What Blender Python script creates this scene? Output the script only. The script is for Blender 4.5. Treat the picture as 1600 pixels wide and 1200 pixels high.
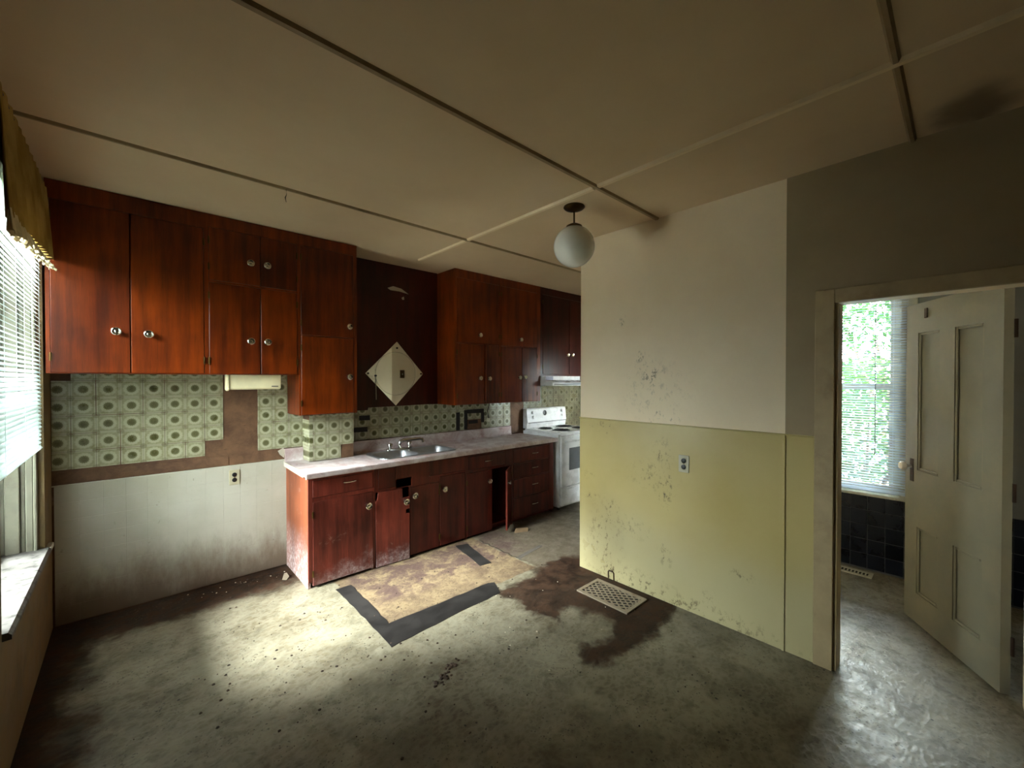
import bpy, bmesh, math, random
from mathutils import Vector, Matrix, Euler
random.seed(7)
R = math.radians
scene = bpy.context.scene
for o in list(bpy.data.objects):
    bpy.data.objects.remove(o)
COL = scene.collection

# ------------------------------------------------------------------ camera, light, exposure
cam_d = bpy.data.cameras.new('camera')
cam_d.sensor_width = 36.0
cam_d.lens = 36.0 * 649.12 / 1600.0
cam_d.clip_start = 0.02
cam = bpy.data.objects.new('camera', cam_d)
cam.location = (0, 0, 1.55)
cam.rotation_euler = (R(90 - 0.575), 0, R(47.335 - 90))
COL.objects.link(cam)
scene.camera = cam

world = bpy.data.worlds.new('overcast_sky')
scene.world = world
world.use_nodes = True
bg = world.node_tree.nodes['Background']
bg.inputs['Color'].default_value = (0.90, 0.955, 1.0, 1)
bg.inputs['Strength'].default_value = 7.0

sun_d = bpy.data.lights.new('hazy_sun', 'SUN')
sun_d.energy = 4.6
sun_d.angle = R(22)
sun_d.color = (0.97, 0.98, 1.0)
sun = bpy.data.objects.new('hazy_sun', sun_d)
sun.rotation_euler = Vector((0.80, -0.10, -0.60)).to_track_quat('-Z', 'Y').to_euler()
COL.objects.link(sun)


def portal(name, loc, rot, sx, sy):
    d = bpy.data.lights.new(name, 'AREA')
    d.shape = 'RECTANGLE'
    d.size, d.size_y = sx, sy
    d.cycles.is_portal = True
    o = bpy.data.objects.new(name, d)
    o.location, o.rotation_euler = loc, rot
    COL.objects.link(o)


portal('sky_portal_kitchen', (-0.70, 3.0, 1.45), (R(90), 0, R(-90)), 1.1, 1.75)
portal('sky_portal_bath', (4.60, 0.78, 1.45), (R(90), 0, R(90)), 0.95, 1.7)
portal('sky_portal_galley', (4.89, 1.97, 0.985), (R(90), 0, R(180)), 0.58, 1.73)

vs = scene.view_settings
vs.view_transform = 'Standard'
vs.look = 'None'
vs.exposure = 3.5
vs.gamma = 1.0
vs.use_curve_mapping = False


# ------------------------------------------------------------------ helpers: materials
def lin(r, g, b):
    def f(c):
        c /= 255.0
        return c / 12.92 if c <= 0.04045 else ((c + 0.055) / 1.055) ** 2.4
    return (f(r), f(g), f(b), 1.0)


class NT:
    def __init__(s, name):
        s.m = bpy.data.materials.new(name)
        s.m.use_nodes = True
        s.t = s.m.node_tree
        s.t.nodes.clear()
        s.out = s.t.nodes.new('ShaderNodeOutputMaterial')
        s.b = s.t.nodes.new('ShaderNodeBsdfPrincipled')
        s.t.links.new(s.b.outputs[0], s.out.inputs[0])
        tc = s.t.nodes.new('ShaderNodeTexCoord')
        s.P = tc.outputs['Object']

    def n(s, t):
        return s.t.nodes.new(t)

    def put(s, sock, v):
        if isinstance(v, bpy.types.NodeSocket):
            s.t.links.new(v, sock)
        else:
            sock.default_value = v

    def math(s, op, a, b=0.0, c=0.0, clamp=False):
        n = s.n('ShaderNodeMath')
        n.operation = op
        n.use_clamp = clamp
        s.put(n.inputs[0], a)
        s.put(n.inputs[1], b)
        s.put(n.inputs[2], c)
        return n.outputs[0]

    def vmath(s, op, a, b=(0, 0, 0)):
        n = s.n('ShaderNodeVectorMath')
        n.operation = op
        s.put(n.inputs[0], a)
        s.put(n.inputs[1], b)
        return n.outputs[0]

    def rnd(s, k=7.0):
        n = s.n('ShaderNodeObjectInfo')
        return s.math('MULTIPLY', n.outputs['Random'], k)

    def shiftP(s, k=7.0):
        n = s.n('ShaderNodeCombineXYZ')
        r = s.rnd(k)
        s.put(n.inputs[0], r)
        s.put(n.inputs[1], r)
        s.put(n.inputs[2], r)
        return s.vmath('ADD', s.P, n.outputs[0])

    def scale(s, v, sc):
        return s.vmath('MULTIPLY', v, sc)

    def noise(s, v, scale, detail=3.0, rough=0.5, dist=0.0):
        n = s.n('ShaderNodeTexNoise')
        s.put(n.inputs['Vector'], v)
        n.inputs['Scale'].default_value = scale
        n.inputs['Detail'].default_value = detail
        n.inputs['Roughness'].default_value = rough
        n.inputs['Distortion'].default_value = dist
        return n.outputs['Fac']

    def noisev(s, v, scale, amp, detail=3.0):
        n = s.n('ShaderNodeTexNoise')
        s.put(n.inputs['Vector'], v)
        n.inputs['Scale'].default_value = scale
        n.inputs['Detail'].default_value = detail
        d = s.vmath('SUBTRACT', n.outputs['Color'], (0.5, 0.5, 0.5))
        d = s.vmath('MULTIPLY', d, (amp, amp, amp))
        return s.vmath('ADD', v, d)

    def voro(s, v, scale, feature='F1'):
        n = s.n('ShaderNodeTexVoronoi')
        n.feature = feature
        s.put(n.inputs['Vector'], v)
        n.inputs['Scale'].default_value = scale
        return n.outputs['Distance']

    def step(s, v, a, b, lo=0.0, hi=1.0):
        n = s.n('ShaderNodeMapRange')
        n.interpolation_type = 'SMOOTHSTEP'
        s.put(n.inputs['Value'], v)
        n.inputs['From Min'].default_value = a
        n.inputs['From Max'].default_value = b
        n.inputs['To Min'].default_value = lo
        n.inputs['To Max'].default_value = hi
        return n.outputs['Result']

    def mix(s, f, a, b, mode='MIX'):
        n = s.n('ShaderNodeMix')
        n.data_type = 'RGBA'
        n.blend_type = mode
        s.put(n.inputs[0], f)
        s.put(n.inputs[6], a)
        s.put(n.inputs[7], b)
        return n.outputs[2]

    def sep(s, v):
        n = s.n('ShaderNodeSeparateXYZ')
        s.put(n.inputs[0], v)
        return n.outputs

    def ell(s, v, ax, c, r, soft=0.35):
        """soft ellipse mask on two axes of v"""
        o = s.sep(v)
        a = s.math('DIVIDE', s.math('SUBTRACT', o[ax[0]], c[0]), r[0])
        b = s.math('DIVIDE', s.math('SUBTRACT', o[ax[1]], c[1]), r[1])
        d = s.math('SQRT', s.math('ADD', s.math('MULTIPLY', a, a), s.math('MULTIPLY', b, b)))
        return s.step(d, 1 + soft, 1 - soft)

    def box(s, v, ax, c, h, soft=0.03):
        o = s.sep(v)
        a = s.math('SUBTRACT', s.math('ABSOLUTE', s.math('SUBTRACT', o[ax[0]], c[0])), h[0])
        b = s.math('SUBTRACT', s.math('ABSOLUTE', s.math('SUBTRACT', o[ax[1]], c[1])), h[1])
        return s.step(s.math('MAXIMUM', a, b), soft, -soft)

    def bump(s, h, strength=0.2, dist=0.01):
        n = s.n('ShaderNodeBump')
        n.inputs['Strength'].default_value = strength
        n.inputs['Distance'].default_value = dist
        s.put(n.inputs['Height'], h)
        s.t.links.new(n.outputs[0], s.b.inputs['Normal'])

    def fin(s, col, rough=0.5, metal=0.0, spec=0.5):
        s.put(s.b.inputs['Base Color'], col)
        s.put(s.b.inputs['Roughness'], rough)
        s.put(s.b.inputs['Metallic'], metal)
        s.put(s.b.inputs['Specular IOR Level'], spec)
        return s.m


def plain(name, rgb, rough=0.5, metal=0.0, var=0.12, sc=9.0, spec=0.5, dirt=None, dscale=2.2, damt=0.5):
    t = NT(name)
    p = t.shiftP()
    n = t.noise(p, sc, 5, 0.6)
    c = lin(*rgb)
    lo = tuple(x * (1 - var) for x in c[:3]) + (1,)
    hi = tuple(min(1, x * (1 + var)) for x in c[:3]) + (1,)
    col = t.mix(t.step(n, 0.3, 0.7), lo, hi)
    if dirt:
        d = t.step(t.noise(p, dscale, 6, 0.65), 0.48, 0.72, 0, damt)
        col = t.mix(d, col, lin(*dirt))
    t.bump(n, 0.06, 0.004)
    return t.fin(col, t.step(n, 0.2, 0.8, rough * 0.85, min(1, rough * 1.15)), metal, spec)


def wood(name, dark, light, rough=0.33, pale_foot=None, axis=(9, 9, 0.7), worn=0.0):
    t = NT(name)
    p = t.shiftP(13)
    g = t.noise(t.scale(p, axis), 2.2, 6, 0.6)
    b = t.noise(p, 1.7, 4, 0.55)
    f = t.math('ADD', t.math('MULTIPLY', g, 0.55), t.math('MULTIPLY', b, 0.6), clamp=True)
    col = t.mix(t.step(f, 0.36, 0.78), lin(*dark), lin(*light))
    fine = t.noise(t.scale(p, (axis[0] * 5, axis[1] * 5, axis[2] * 3)), 4, 4, 0.6)
    col = t.mix(t.step(fine, 0.5, 0.72, 0, 0.3), col, lin(*[x * 0.6 for x in dark]))
    rgh = rough
    if worn:
        w = t.noise(t.noisev(p, 3, 0.3), 7, 7, 0.75)
        wm = t.step(w, 0.60, 0.70, 0, worn)
        col = t.mix(wm, col, lin(196, 176, 160))
        rgh = t.math('ADD', rgh, t.math('MULTIPLY', wm, 0.3))
    if pale_foot:
        # pale speckled tone, strongest towards the bottom of the cabinets
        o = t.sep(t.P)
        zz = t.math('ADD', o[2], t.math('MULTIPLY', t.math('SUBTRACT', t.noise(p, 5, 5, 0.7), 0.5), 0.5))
        dm = t.step(zz, pale_foot[1], pale_foot[0], 0, 1)
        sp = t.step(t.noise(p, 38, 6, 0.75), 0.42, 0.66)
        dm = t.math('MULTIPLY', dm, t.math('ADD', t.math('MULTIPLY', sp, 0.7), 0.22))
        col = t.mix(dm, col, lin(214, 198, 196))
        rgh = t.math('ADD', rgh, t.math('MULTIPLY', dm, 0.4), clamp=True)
    t.bump(g, 0.08, 0.003)
    return t.fin(col, rgh, 0.0, 0.35)


M = {}
M['cab'] = wood('mahogany_stained_plywood', (66, 19, 2), (136, 54, 4), 0.38)
M['cab_low'] = wood('worn_mahogany_plywood', (60, 20, 14), (132, 56, 42), 0.36, pale_foot=(-0.40, -0.12), worn=0.12)
M['cab_mid'] = wood('mahogany_base_plywood', (48, 13, 9), (104, 38, 26), 0.32)
M['cab_side'] = wood('scuffed_mahogany_side', (82, 34, 17), (140, 74, 44), 0.5, pale_foot=(-0.05, 0.5), worn=0.6)
M['cab_dark'] = wood('dark_mahogany_plywood', (40, 8, 3), (78, 20, 6), 0.34)
M['inside'] = plain('raw_cabinet_inside', (70, 48, 34), 0.8)
M['pale_wood'] = wood('raw_pale_wood', (84, 66, 46), (116, 94, 68), 0.7)
M['chrome'] = plain('tarnished_chrome', (214, 208, 200), 0.18, 1.0, 0.06)
M['black'] = plain('black_plastic', (14, 14, 15), 0.4)
M['white_enamel'] = plain('white_enamel', (204, 204, 204), 0.28, 0, 0.04, dirt=(170, 162, 146), damt=0.3)
M['grey_glass'] = plain('oven_door_glass', (92, 96, 100), 0.15, 0, 0.05)
M['coil'] = plain('black_burner_coil', (26, 24, 24), 0.55, 0.3)
M['steel'] = plain('brushed_steel', (186, 187, 190), 0.42, 1.0, 0.1)
M['hoodgrey'] = plain('hood_vent_grey', (110, 108, 112), 0.5)
M['cream'] = plain('cream_plastic', (226, 216, 176), 0.4, 0, 0.06, dirt=(180, 160, 110), damt=0.3)
M['ivory'] = plain('ivory_outlet_plate', (178, 170, 142), 0.4, 0, 0.04)
M['brass'] = plain('tarnished_brass', (92, 70, 36), 0.45, 0.9, 0.25)
M['opal'] = plain('opal_glass_globe', (240, 240, 232), 0.08, 0, 0.03)
M['ltrim'] = plain('dirty_white_trim', (188, 186, 168), 0.5, 0, 0.1, dirt=(110, 96, 66), damt=0.6, dscale=4)
M['sillmat'] = plain('dusty_flaking_sill', (96, 93, 88), 0.6, 0, 0.12, dirt=(26, 23, 19), damt=1.0, dscale=24)
M['jamb'] = plain('grubby_jamb_paint', (112, 110, 94), 0.5, 0, 0.1, dirt=(70, 60, 40), damt=0.6, dscale=4)
M['lwall'] = plain('left_wall_tan_paint', (112, 92, 54), 0.7, 0, 0.12, dirt=(60, 46, 22), damt=0.6)
M['bathwall'] = plain('bathroom_white_paint', (118, 118, 115), 0.6, 0, 0.05)
M['darkwall'] = plain('dark_brown_rear_wall', (58, 44, 32), 0.7)  # unseen rear wall, made dark to cut bounced light
M['casing'] = plain('door_casing_paint', (172, 152, 114), 0.5, 0, 0.08, dirt=(110, 78, 44), damt=0.5, dscale=3)
M['door'] = plain('white_door_paint', (122, 119, 104), 0.42, 0, 0.06, dirt=(150, 138, 112), damt=0.4)
M['grout'] = plain('pale_grey_grout', (80, 82, 84), 0.8)
M['navy'] = plain('navy_glazed_tile', (8, 13, 28), 0.28, 0, 0.3, sc=3, spec=0.2)
M['ruffle'] = plain('cream_ruffle_fabric', (222, 206, 166), 0.9)
M['adhesive'] = plain('black_adhesive', (22, 17, 13), 0.7, 0, 0.3)
M['cord'] = plain('brown_cord', (58, 44, 30), 0.6)
M['carton_w'] = plain('white_carton', (206, 208, 206), 0.6, 0, 0.03)
M['carton_g'] = plain('grey_carton', (128, 132, 146), 0.6, 0, 0.05)
M['rust'] = plain('rusty_iron', (58, 40, 28), 0.6, 0.5, 0.3)
M['porcelain'] = plain('white_porcelain', (214, 206, 196), 0.15, 0, 0.04)
M['extwall'] = plain('outside_render', (150, 150, 140), 0.9)
M['yard'] = plain('pale_bounce_ground', (186, 182, 170), 0.95, 0, 0.15, sc=25)  # outside ground made pale to bounce daylight up into the rooms
M['grass'] = plain('outside_grass', (70, 96, 48), 0.95, 0, 0.3, sc=30)
M['bark'] = plain('tree_bark', (74, 60, 46), 0.9, 0, 0.3)
M['regmetal'] = plain('worn_register_paint', (150, 136, 116), 0.5, 0.3, 0.15, dirt=(90, 60, 40), damt=0.6, dscale=9)
M['hole'] = plain('dark_duct_inside', (10, 8, 7), 0.95)
M['debris'] = plain('plaster_and_dirt_crumbs', (60, 46, 34), 0.95, 0, 0.5, sc=3)
M['chip'] = plain('pale_paint_flake', (190, 178, 160), 0.8, 0, 0.1)
M['cobweb'] = plain('dusty_cobweb', (70, 58, 44), 0.95)


def mat_mirror():
    t = NT('mirror_silver')
    n = t.noise(t.P, 6, 3)
    return t.fin(lin(236, 238, 230), t.step(n, 0.3, 0.7, 0.01, 0.035), 1.0)


M['mirror'] = mat_mirror()


def mat_glass():
    t = NT('window_glass')
    t.t.nodes.remove(t.b)
    tr = t.n('ShaderNodeBsdfTransparent')
    n = t.noise(t.P, 4, 4)
    t.put(tr.inputs[0], t.mix(t.step(n, 0.3, 0.7), (0.93, 0.96, 0.95, 1), (0.88, 0.92, 0.9, 1)))
    gl = t.n('ShaderNodeBsdfGlossy')
    gl.inputs['Roughness'].default_value = 0.03
    fr = t.n('ShaderNodeFresnel')
    fr.inputs['IOR'].default_value = 1.45
    mx = t.n('ShaderNodeMixShader')
    t.t.links.new(fr.outputs[0], mx.inputs[0])
    t.t.links.new(tr.outputs[0], mx.inputs[1])
    t.t.links.new(gl.outputs[0], mx.inputs[2])
    t.t.links.new(mx.outputs[0], t.out.inputs[0])
    return t.m


M['glass'] = mat_glass()


def translucent(name, rgb, k=0.45, rgb2=None):
    t = NT(name)
    t.t.nodes.remove(t.b)
    n = t.noise(t.shiftP(), 5, 4)
    c = t.mix(t.step(n, 0.3, 0.7), lin(*rgb), lin(*(rgb2 or [x * 0.94 for x in rgb])))
    d = t.n('ShaderNodeBsdfDiffuse')
    r = t.n('ShaderNodeBsdfTranslucent')
    t.put(d.inputs[0], c)
    t.put(r.inputs[0], c)
    mx = t.n('ShaderNodeMixShader')
    mx.inputs[0].default_value = k
    t.t.links.new(d.outputs[0], mx.inputs[1])
    t.t.links.new(r.outputs[0], mx.inputs[2])
    t.t.links.new(mx.outputs[0], t.out.inputs[0])
    return t.m


M['slat'] = translucent('white_blind_slat', (222, 230, 228), 0.38)
M['slat2'] = translucent('bathroom_blind_slat', (216, 226, 236), 0.4)
M['leaf'] = translucent('green_leaf', (46, 74, 38), 0.45, (30, 54, 28))
M['leaf2'] = translucent('pale_green_leaf', (62, 90, 48), 0.45, (44, 70, 36))
M['valance'] = translucent('gold_valance_fabric', (188, 160, 96), 0.2, (150, 122, 66))


def mat_ceiling():
    t = NT('aged_cream_ceiling')
    n = t.noise(t.P, 1.3, 5, 0.6)
    col = t.mix(t.step(n, 0.3, 0.7), lin(214, 188, 150), lin(222, 197, 160))
    f = t.noise(t.P, 60, 3)
    t.bump(f, 0.05, 0.002)
    sm = t.ell(t.noisev(t.P, 5, 0.15), (0, 1), (2.62, -0.02), (0.18, 0.1), 0.6)
    col = t.mix(t.math('MULTIPLY', sm, 0.7), col, lin(70, 52, 30))
    return t.fin(col, 0.55, 0, 0.4)


M['ceil'] = mat_ceiling()
M['batten_light'] = plain('pale_batten_paint', (238, 216, 178), 0.5, 0, 0.04)
M['batten_mat'] = plain('ceiling_batten_paint', (158, 134, 98), 0.5, 0, 0.06, dirt=(110, 90, 60), damt=0.5, dscale=6)


def spots(t, pts, col, base, ax=(1, 2)):
    """grubby scuffs of their own shape at given places on a wall"""
    p = t.noisev(t.P, 16, 0.05)
    fine = t.noise(t.scale(t.P, (1, 1, 0.7)), 30, 9, 0.78)
    m = None
    for (c, r, k) in pts:
        e = t.math('MULTIPLY', t.ell(p, ax, c, r, 0.9), k)
        m = e if m is None else t.math('MAXIMUM', m, e)
    fm = t.math('MULTIPLY', m, t.step(fine, 0.53, 0.60))
    return t.mix(fm, base, col)


def mat_partition():
    t = NT('partition_upper_paint')
    n = t.noise(t.P, 1.6, 5, 0.6)
    col = t.mix(t.step(n, 0.3, 0.7), lin(228, 208, 174), lin(236, 217, 185))
    col = spots(t, [((1.44, 1.36), (0.05, 0.07), 1), ((1.51, 1.59), (0.08, 0.08), 0.8), ((1.6, 1.72), (0.03, 0.03), 0.9),
                    ((1.75, 2.0), (0.02, 0.03), 0.9), ((1.42, 1.27), (0.1, 0.04), 0.7), ((1.5, 1.45), (0.2, 0.2), 0.3)],
                lin(84, 66, 44), col)
    t.bump(t.noise(t.P, 50, 3), 0.05, 0.002)
    return t.fin(col, 0.5, 0, 0.4)


def mat_wainscot():
    t = NT('yellow_green_wainscot_paint')
    n = t.noise(t.P, 1.3, 5, 0.6)
    col = t.mix(t.step(n, 0.3, 0.7), lin(176, 157, 94), lin(186, 168, 108))
    o = t.sep(t.noisev(t.P, 3, 0.3))
    col = t.mix(t.step(o[2], 0.75, 0.2, 0, 0.6), col, lin(176, 170, 138))
    col = spots(t, [((1.90, 1.20), (0.05, 0.05), 1), ((1.42, 1.02), (0.05, 0.09), 0.8), ((1.40, 0.80), (0.05, 0.12), 1),
                    ((1.50, 0.86), (0.14, 0.08), 0.55), ((1.84, 0.52), (0.07, 0.08), 0.9), ((1.72, 0.46), (0.15, 0.07), 0.55),
                    ((1.90, 0.30), (0.12, 0.22), 0.75), ((1.85, 0.10), (0.06, 0.10), 1), ((1.40, 0.33), (0.035, 0.06), 1),
                    ((1.70, 0.05), (0.3, 0.07), 0.9), ((1.3, 0.03), (0.5, 0.05), 0.8), ((2.08, 0.78), (0.06, 0.02), 0.9),
                    ((2.05, 0.62), (0.08, 0.02), 0.8), ((0.9, 0.35), (0.06, 0.02), 0.7), ((1.1, 0.12), (0.05, 0.05), 0.6),
                    ((2.04, 1.17), (0.02, 0.02), 0.9)], lin(66, 52, 26), col)
    sm = t.ell(t.noisev(t.P, 4, 0.2), (1, 2), (1.95, 0.28), (0.22, 0.35), 0.6)
    col = t.mix(t.math('MULTIPLY', sm, 0.28), col, lin(110, 96, 66))
    return t.fin(col, t.step(n, 0.3, 0.7, 0.26, 0.4), 0, 0.5)


def mat_strip():
    t = NT('older_brown_grey_paint')
    n = t.noise(t.P, 1.6, 5, 0.6)
    col = t.mix(t.step(n, 0.3, 0.7), lin(150, 132, 100), lin(162, 144, 112))
    return t.fin(col, 0.6, 0, 0.4)


def mat_backboard():
    t = NT('bare_brown_wallboard')
    p = t.noisev(t.P, 5, 0.2)
    n = t.noise(p, 4, 7, 0.7)
    col = t.mix(t.step(n, 0.35, 0.68), lin(78, 52, 34), lin(116, 84, 58))
    f = t.noise(t.scale(t.P, (1, 1, 4)), 16, 6, 0.7)
    col = t.mix(t.step(f, 0.6, 0.72, 0, 0.7), col, lin(70, 42, 24))
    g = t.noise(p, 9, 5, 0.7)
    col = t.mix(t.step(g, 0.6, 0.72, 0, 0.6), col, lin(146, 112, 86))
    t.bump(n, 0.3, 0.004)
    return t.fin(col, 0.75)


def mat_tileboard():
    """painted tileboard squares; rising brown damp stain near the skirting is in world height"""
    t = NT('painted_tileboard_squares')
    g = t.n('ShaderNodeNewGeometry').outputs['Position']
    n = t.noise(g, 2.2, 6, 0.6)
    col = t.mix(t.step(n, 0.3, 0.7), lin(170, 166, 148), lin(184, 181, 166))
    o = t.sep(g)
    zz = t.math('ADD', o[2], t.math('MULTIPLY', t.math('SUBTRACT', t.noise(t.scale(g, (1, 1, 0.4)), 5, 6, 0.7), 0.5), 0.7))
    col = t.mix(t.step(zz, 0.42, 0.02, 0, 0.75), col, lin(90, 60, 34))
    s_ = t.noise(g, 22, 6, 0.75)
    col = t.mix(t.step(s_, 0.64, 0.72, 0, 0.6), col, lin(110, 96, 78))
    return t.fin(col, 0.38)


def mat_greentile(darkened=False):
    t = NT('darkened_sunburst_tile' if darkened else 'green_sunburst_tile')
    P = t.P
    o = t.sep(P)
    r = t.math('SQRT', t.math('ADD', t.math('MULTIPLY', o[0], o[0]), t.math('MULTIPLY', o[2], o[2])))
    ang = t.math('ARCTAN2', o[2], o[0])
    wob = t.math('MULTIPLY', t.math('SINE', t.math('MULTIPLY', ang, 14.0)), 0.0016)
    rr = t.math('ADD', r, wob)
    base = lin(152, 150, 120)
    ring = lin(172, 170, 142)
    dot = lin(78, 78, 44)
    dot2 = lin(102, 100, 66)
    ps = t.shiftP(5)
    nz = t.noise(ps, 90, 4, 0.7)
    col = t.mix(t.step(nz, 0.35, 0.65), base, lin(140, 138, 106))
    col = t.mix(t.step(rr, 0.046, 0.036), col, ring)
    col = t.mix(t.step(rr, 0.027, 0.021), col, dot2)
    col = t.mix(t.math('MULTIPLY', t.step(rr, 0.018, 0.012), t.step(nz, 0.3, 0.6)), col, dot)
    # corner rosettes and border
    ax = t.math('ABSOLUTE', o[0])
    az = t.math('ABSOLUTE', o[2])
    e = t.math('MAXIMUM', ax, az)
    col = t.mix(t.step(e, 0.0475, 0.051, 0, 0.55), col, lin(186, 184, 160))
    cx = t.math('SUBTRACT', ax, 0.057)
    cz = t.math('SUBTRACT', az, 0.057)
    cr = t.math('SQRT', t.math('ADD', t.math('MULTIPLY', cx, cx), t.math('MULTIPLY', cz, cz)))
    col = t.mix(t.step(cr, 0.022, 0.016, 0, 0.55), col, lin(108, 106, 74))
    g = t.n('ShaderNodeNewGeometry').outputs['Position']
    gr = t.noise(g, 3.0, 6, 0.65)
    col = t.mix(t.step(gr, 0.52, 0.75, 0, 0.35), col, lin(84, 70, 44))
    if darkened:   # darker brown copy of the tile for behind the range
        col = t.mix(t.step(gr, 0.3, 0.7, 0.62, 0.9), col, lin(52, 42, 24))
    t.bump(nz, 0.15, 0.002)
    return t.fin(col, t.step(gr, 0.3, 0.7, 0.22, 0.42))


def mat_counter():
    t = NT('pink_marbled_laminate')
    p = t.noisev(t.P, 2.5, 0.5, 5)
    v = t.noise(p, 4, 7, 0.65, 1.2)
    col = t.mix(t.step(v, 0.35, 0.66), lin(184, 158, 154), lin(218, 208, 206))
    v2 = t.noise(t.scale(p, (1, 2.5, 1)), 6, 6, 0.7)
    col = t.mix(t.step(v2, 0.58, 0.66, 0, 0.55), col, lin(140, 104, 98))
    # brown grime thickest on the stretch by the cooker
    o = t.sep(p)
    gx = t.step(o[0], 1.7, 3.0, 0.12, 0.85)
    gn = t.step(t.noise(t.P, 7, 7, 0.75), 0.38, 0.62)
    col = t.mix(t.math('MULTIPLY', gx, gn), col, lin(98, 78, 60))
    return t.fin(col, t.step(gn, 0, 1, 0.3, 0.55))


def mat_floor():
    t = NT('stained_sheet_linoleum')
    P = t.P
    w1 = t.noisev(P, 4, 0.22, 5)
    w2 = t.noisev(P, 11, 0.07, 5)
    w3 = t.noisev(t.noisev(P, 3.2, 0.42, 5), 13, 0.14, 5)
    n1 = t.noise(P, 2.1, 6, 0.62)
    col = t.mix(t.step(n1, 0.32, 0.68), lin(94, 84, 64), lin(138, 130, 108))
    # small printed brick-and-pebble figure of the lino
    vb = t.voro(t.scale(w2, (1, 1.6, 1)), 26)
    col = t.mix(t.step(vb, 0.25, 0.62, 0, 0.35), col, lin(142, 138, 120))
    n2 = t.noise(w2, 9, 7, 0.7)
    col = t.mix(t.step(n2, 0.50, 0.68, 0, 0.5), col, lin(70, 58, 36))
    n3 = t.noise(w1, 1.5, 5, 0.6)
    col = t.mix(t.step(n3, 0.5, 0.66, 0, 0.5), col, lin(56, 48, 30))
    # galley floor, greyer lino beyond a seam
    gal = t.box(P, (0, 1), (4.48, 3.0), (2.0, 0.95), 0.004)
    gcol = t.mix(t.step(n2, 0.3, 0.7), lin(110, 100, 86), lin(88, 78, 60))
    col = t.mix(gal, col, gcol)
    # bare tan underlay where the lino is gone
    tan = t.box(t.noisev(P, 9, 0.05, 4), (0, 1), (1.80, 2.83), (0.66, 0.45), 0.012)
    tn = t.noise(t.noisev(P, 6, 0.2), 6, 7, 0.7)
    tcol = t.mix(t.step(tn, 0.35, 0.62), lin(92, 76, 60), lin(126, 108, 82))
    tcol = t.mix(t.step(t.noise(P, 55, 4, 0.7), 0.5, 0.7, 0, 0.5), tcol, lin(82, 62, 40))
    col = t.mix(tan, col, tcol)
    pk = t.math('MULTIPLY', t.box(w1, (0, 1), (2.0, 2.98), (0.75, 0.27), 0.08), t.step(tn, 0.62, 0.42))
    col = t.mix(t.math('MULTIPLY', pk, 0.8), col, lin(78, 60, 56))
    # brown water stain round the floor register
    st = t.box(w3, (0, 1), (2.42, 1.80), (0.48, 0.52), 0.05)
    st = t.math('MAXIMUM', st, t.ell(w3, (0, 1), (2.12, 1.40), (0.26, 0.18), 0.25))
    st = t.math('MAXIMUM', st, t.ell(w3, (0, 1), (2.6, 2.25), (0.36, 0.12), 0.3))
    isl = t.ell(w3, (0, 1), (2.07, 1.60), (0.15, 0.17), 0.35)
    scol = t.mix(t.step(n2, 0.35, 0.65), lin(30, 15, 9), lin(64, 43, 30))
    stm = t.math('MULTIPLY', st, t.math('SUBTRACT', 1.0, t.math('MULTIPLY', isl, 0.9)))
    col = t.mix(t.math('MULTIPLY', stm, 0.95), col, scol)
    ring = t.ell(w3, (0, 1), (2.9, 1.0), (0.4, 0.16), 0.5)
    col = t.mix(t.math('MULTIPLY', ring, 0.45), col, lin(44, 34, 17))
    # brown rot along the foot of the back and left walls
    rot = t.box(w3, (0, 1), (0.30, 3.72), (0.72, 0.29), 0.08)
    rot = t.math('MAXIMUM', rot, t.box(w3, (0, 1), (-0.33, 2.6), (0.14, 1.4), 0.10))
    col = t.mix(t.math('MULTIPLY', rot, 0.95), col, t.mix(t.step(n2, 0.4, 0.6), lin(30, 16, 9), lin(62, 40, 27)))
    # seams
    seam = t.box(w2, (0, 1), (2.475, 2.85), (0.006, 0.30), 0.006)
    col = t.mix(seam, col, lin(40, 32, 24))
    # crumbs and scuffs
    sp = t.voro(t.noisev(P, 20, 0.04), 17)
    gate = t.step(t.noise(P, 3.1, 3), 0.5, 0.62)
    col = t.mix(t.math('MULTIPLY', t.step(sp, 0.13, 0.07), gate), col, lin(38, 32, 22))
    sp2 = t.voro(t.noisev(P, 45, 0.02), 52)
    gate2 = t.step(t.noise(P, 5.3, 4), 0.42, 0.58)
    col = t.mix(t.math('MULTIPLY', t.math('MULTIPLY', t.step(sp2, 0.26, 0.14), gate2), 0.75), col, lin(52, 44, 30))
    fl_ = t.noise(t.scale(w2, (1, 1.4, 1)), 34, 6, 0.7)
    col = t.mix(t.step(fl_, 0.55, 0.66, 0, 0.4), col, lin(70, 60, 42))
    hgt = t.math('ADD', t.math('MULTIPLY', n2, 0.6), t.math('MULTIPLY', vb, 0.4))
    t.bump(hgt, 0.45, 0.008)
    wet = t.math('MAXIMUM', t.math('MAXIMUM', stm, rot), tan)
    rg = t.math('ADD', t.step(n2, 0.35, 0.65, 0.34, 0.60), t.math('MULTIPLY', wet, 0.3), clamp=True)
    return t.fin(col, rg, 0.0, t.step(wet, 0.0, 1.0, 0.5, 0.15))


M['part'] = mat_partition()
M['wains'] = mat_wainscot()
M['strip'] = mat_strip()
M['board'] = mat_backboard()
M['tboard'] = mat_tileboard()
M['gtile'] = mat_greentile()
M['gtile_dark'] = mat_greentile(True)
M['counter'] = mat_counter()
M['floor'] = mat_floor()


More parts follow.
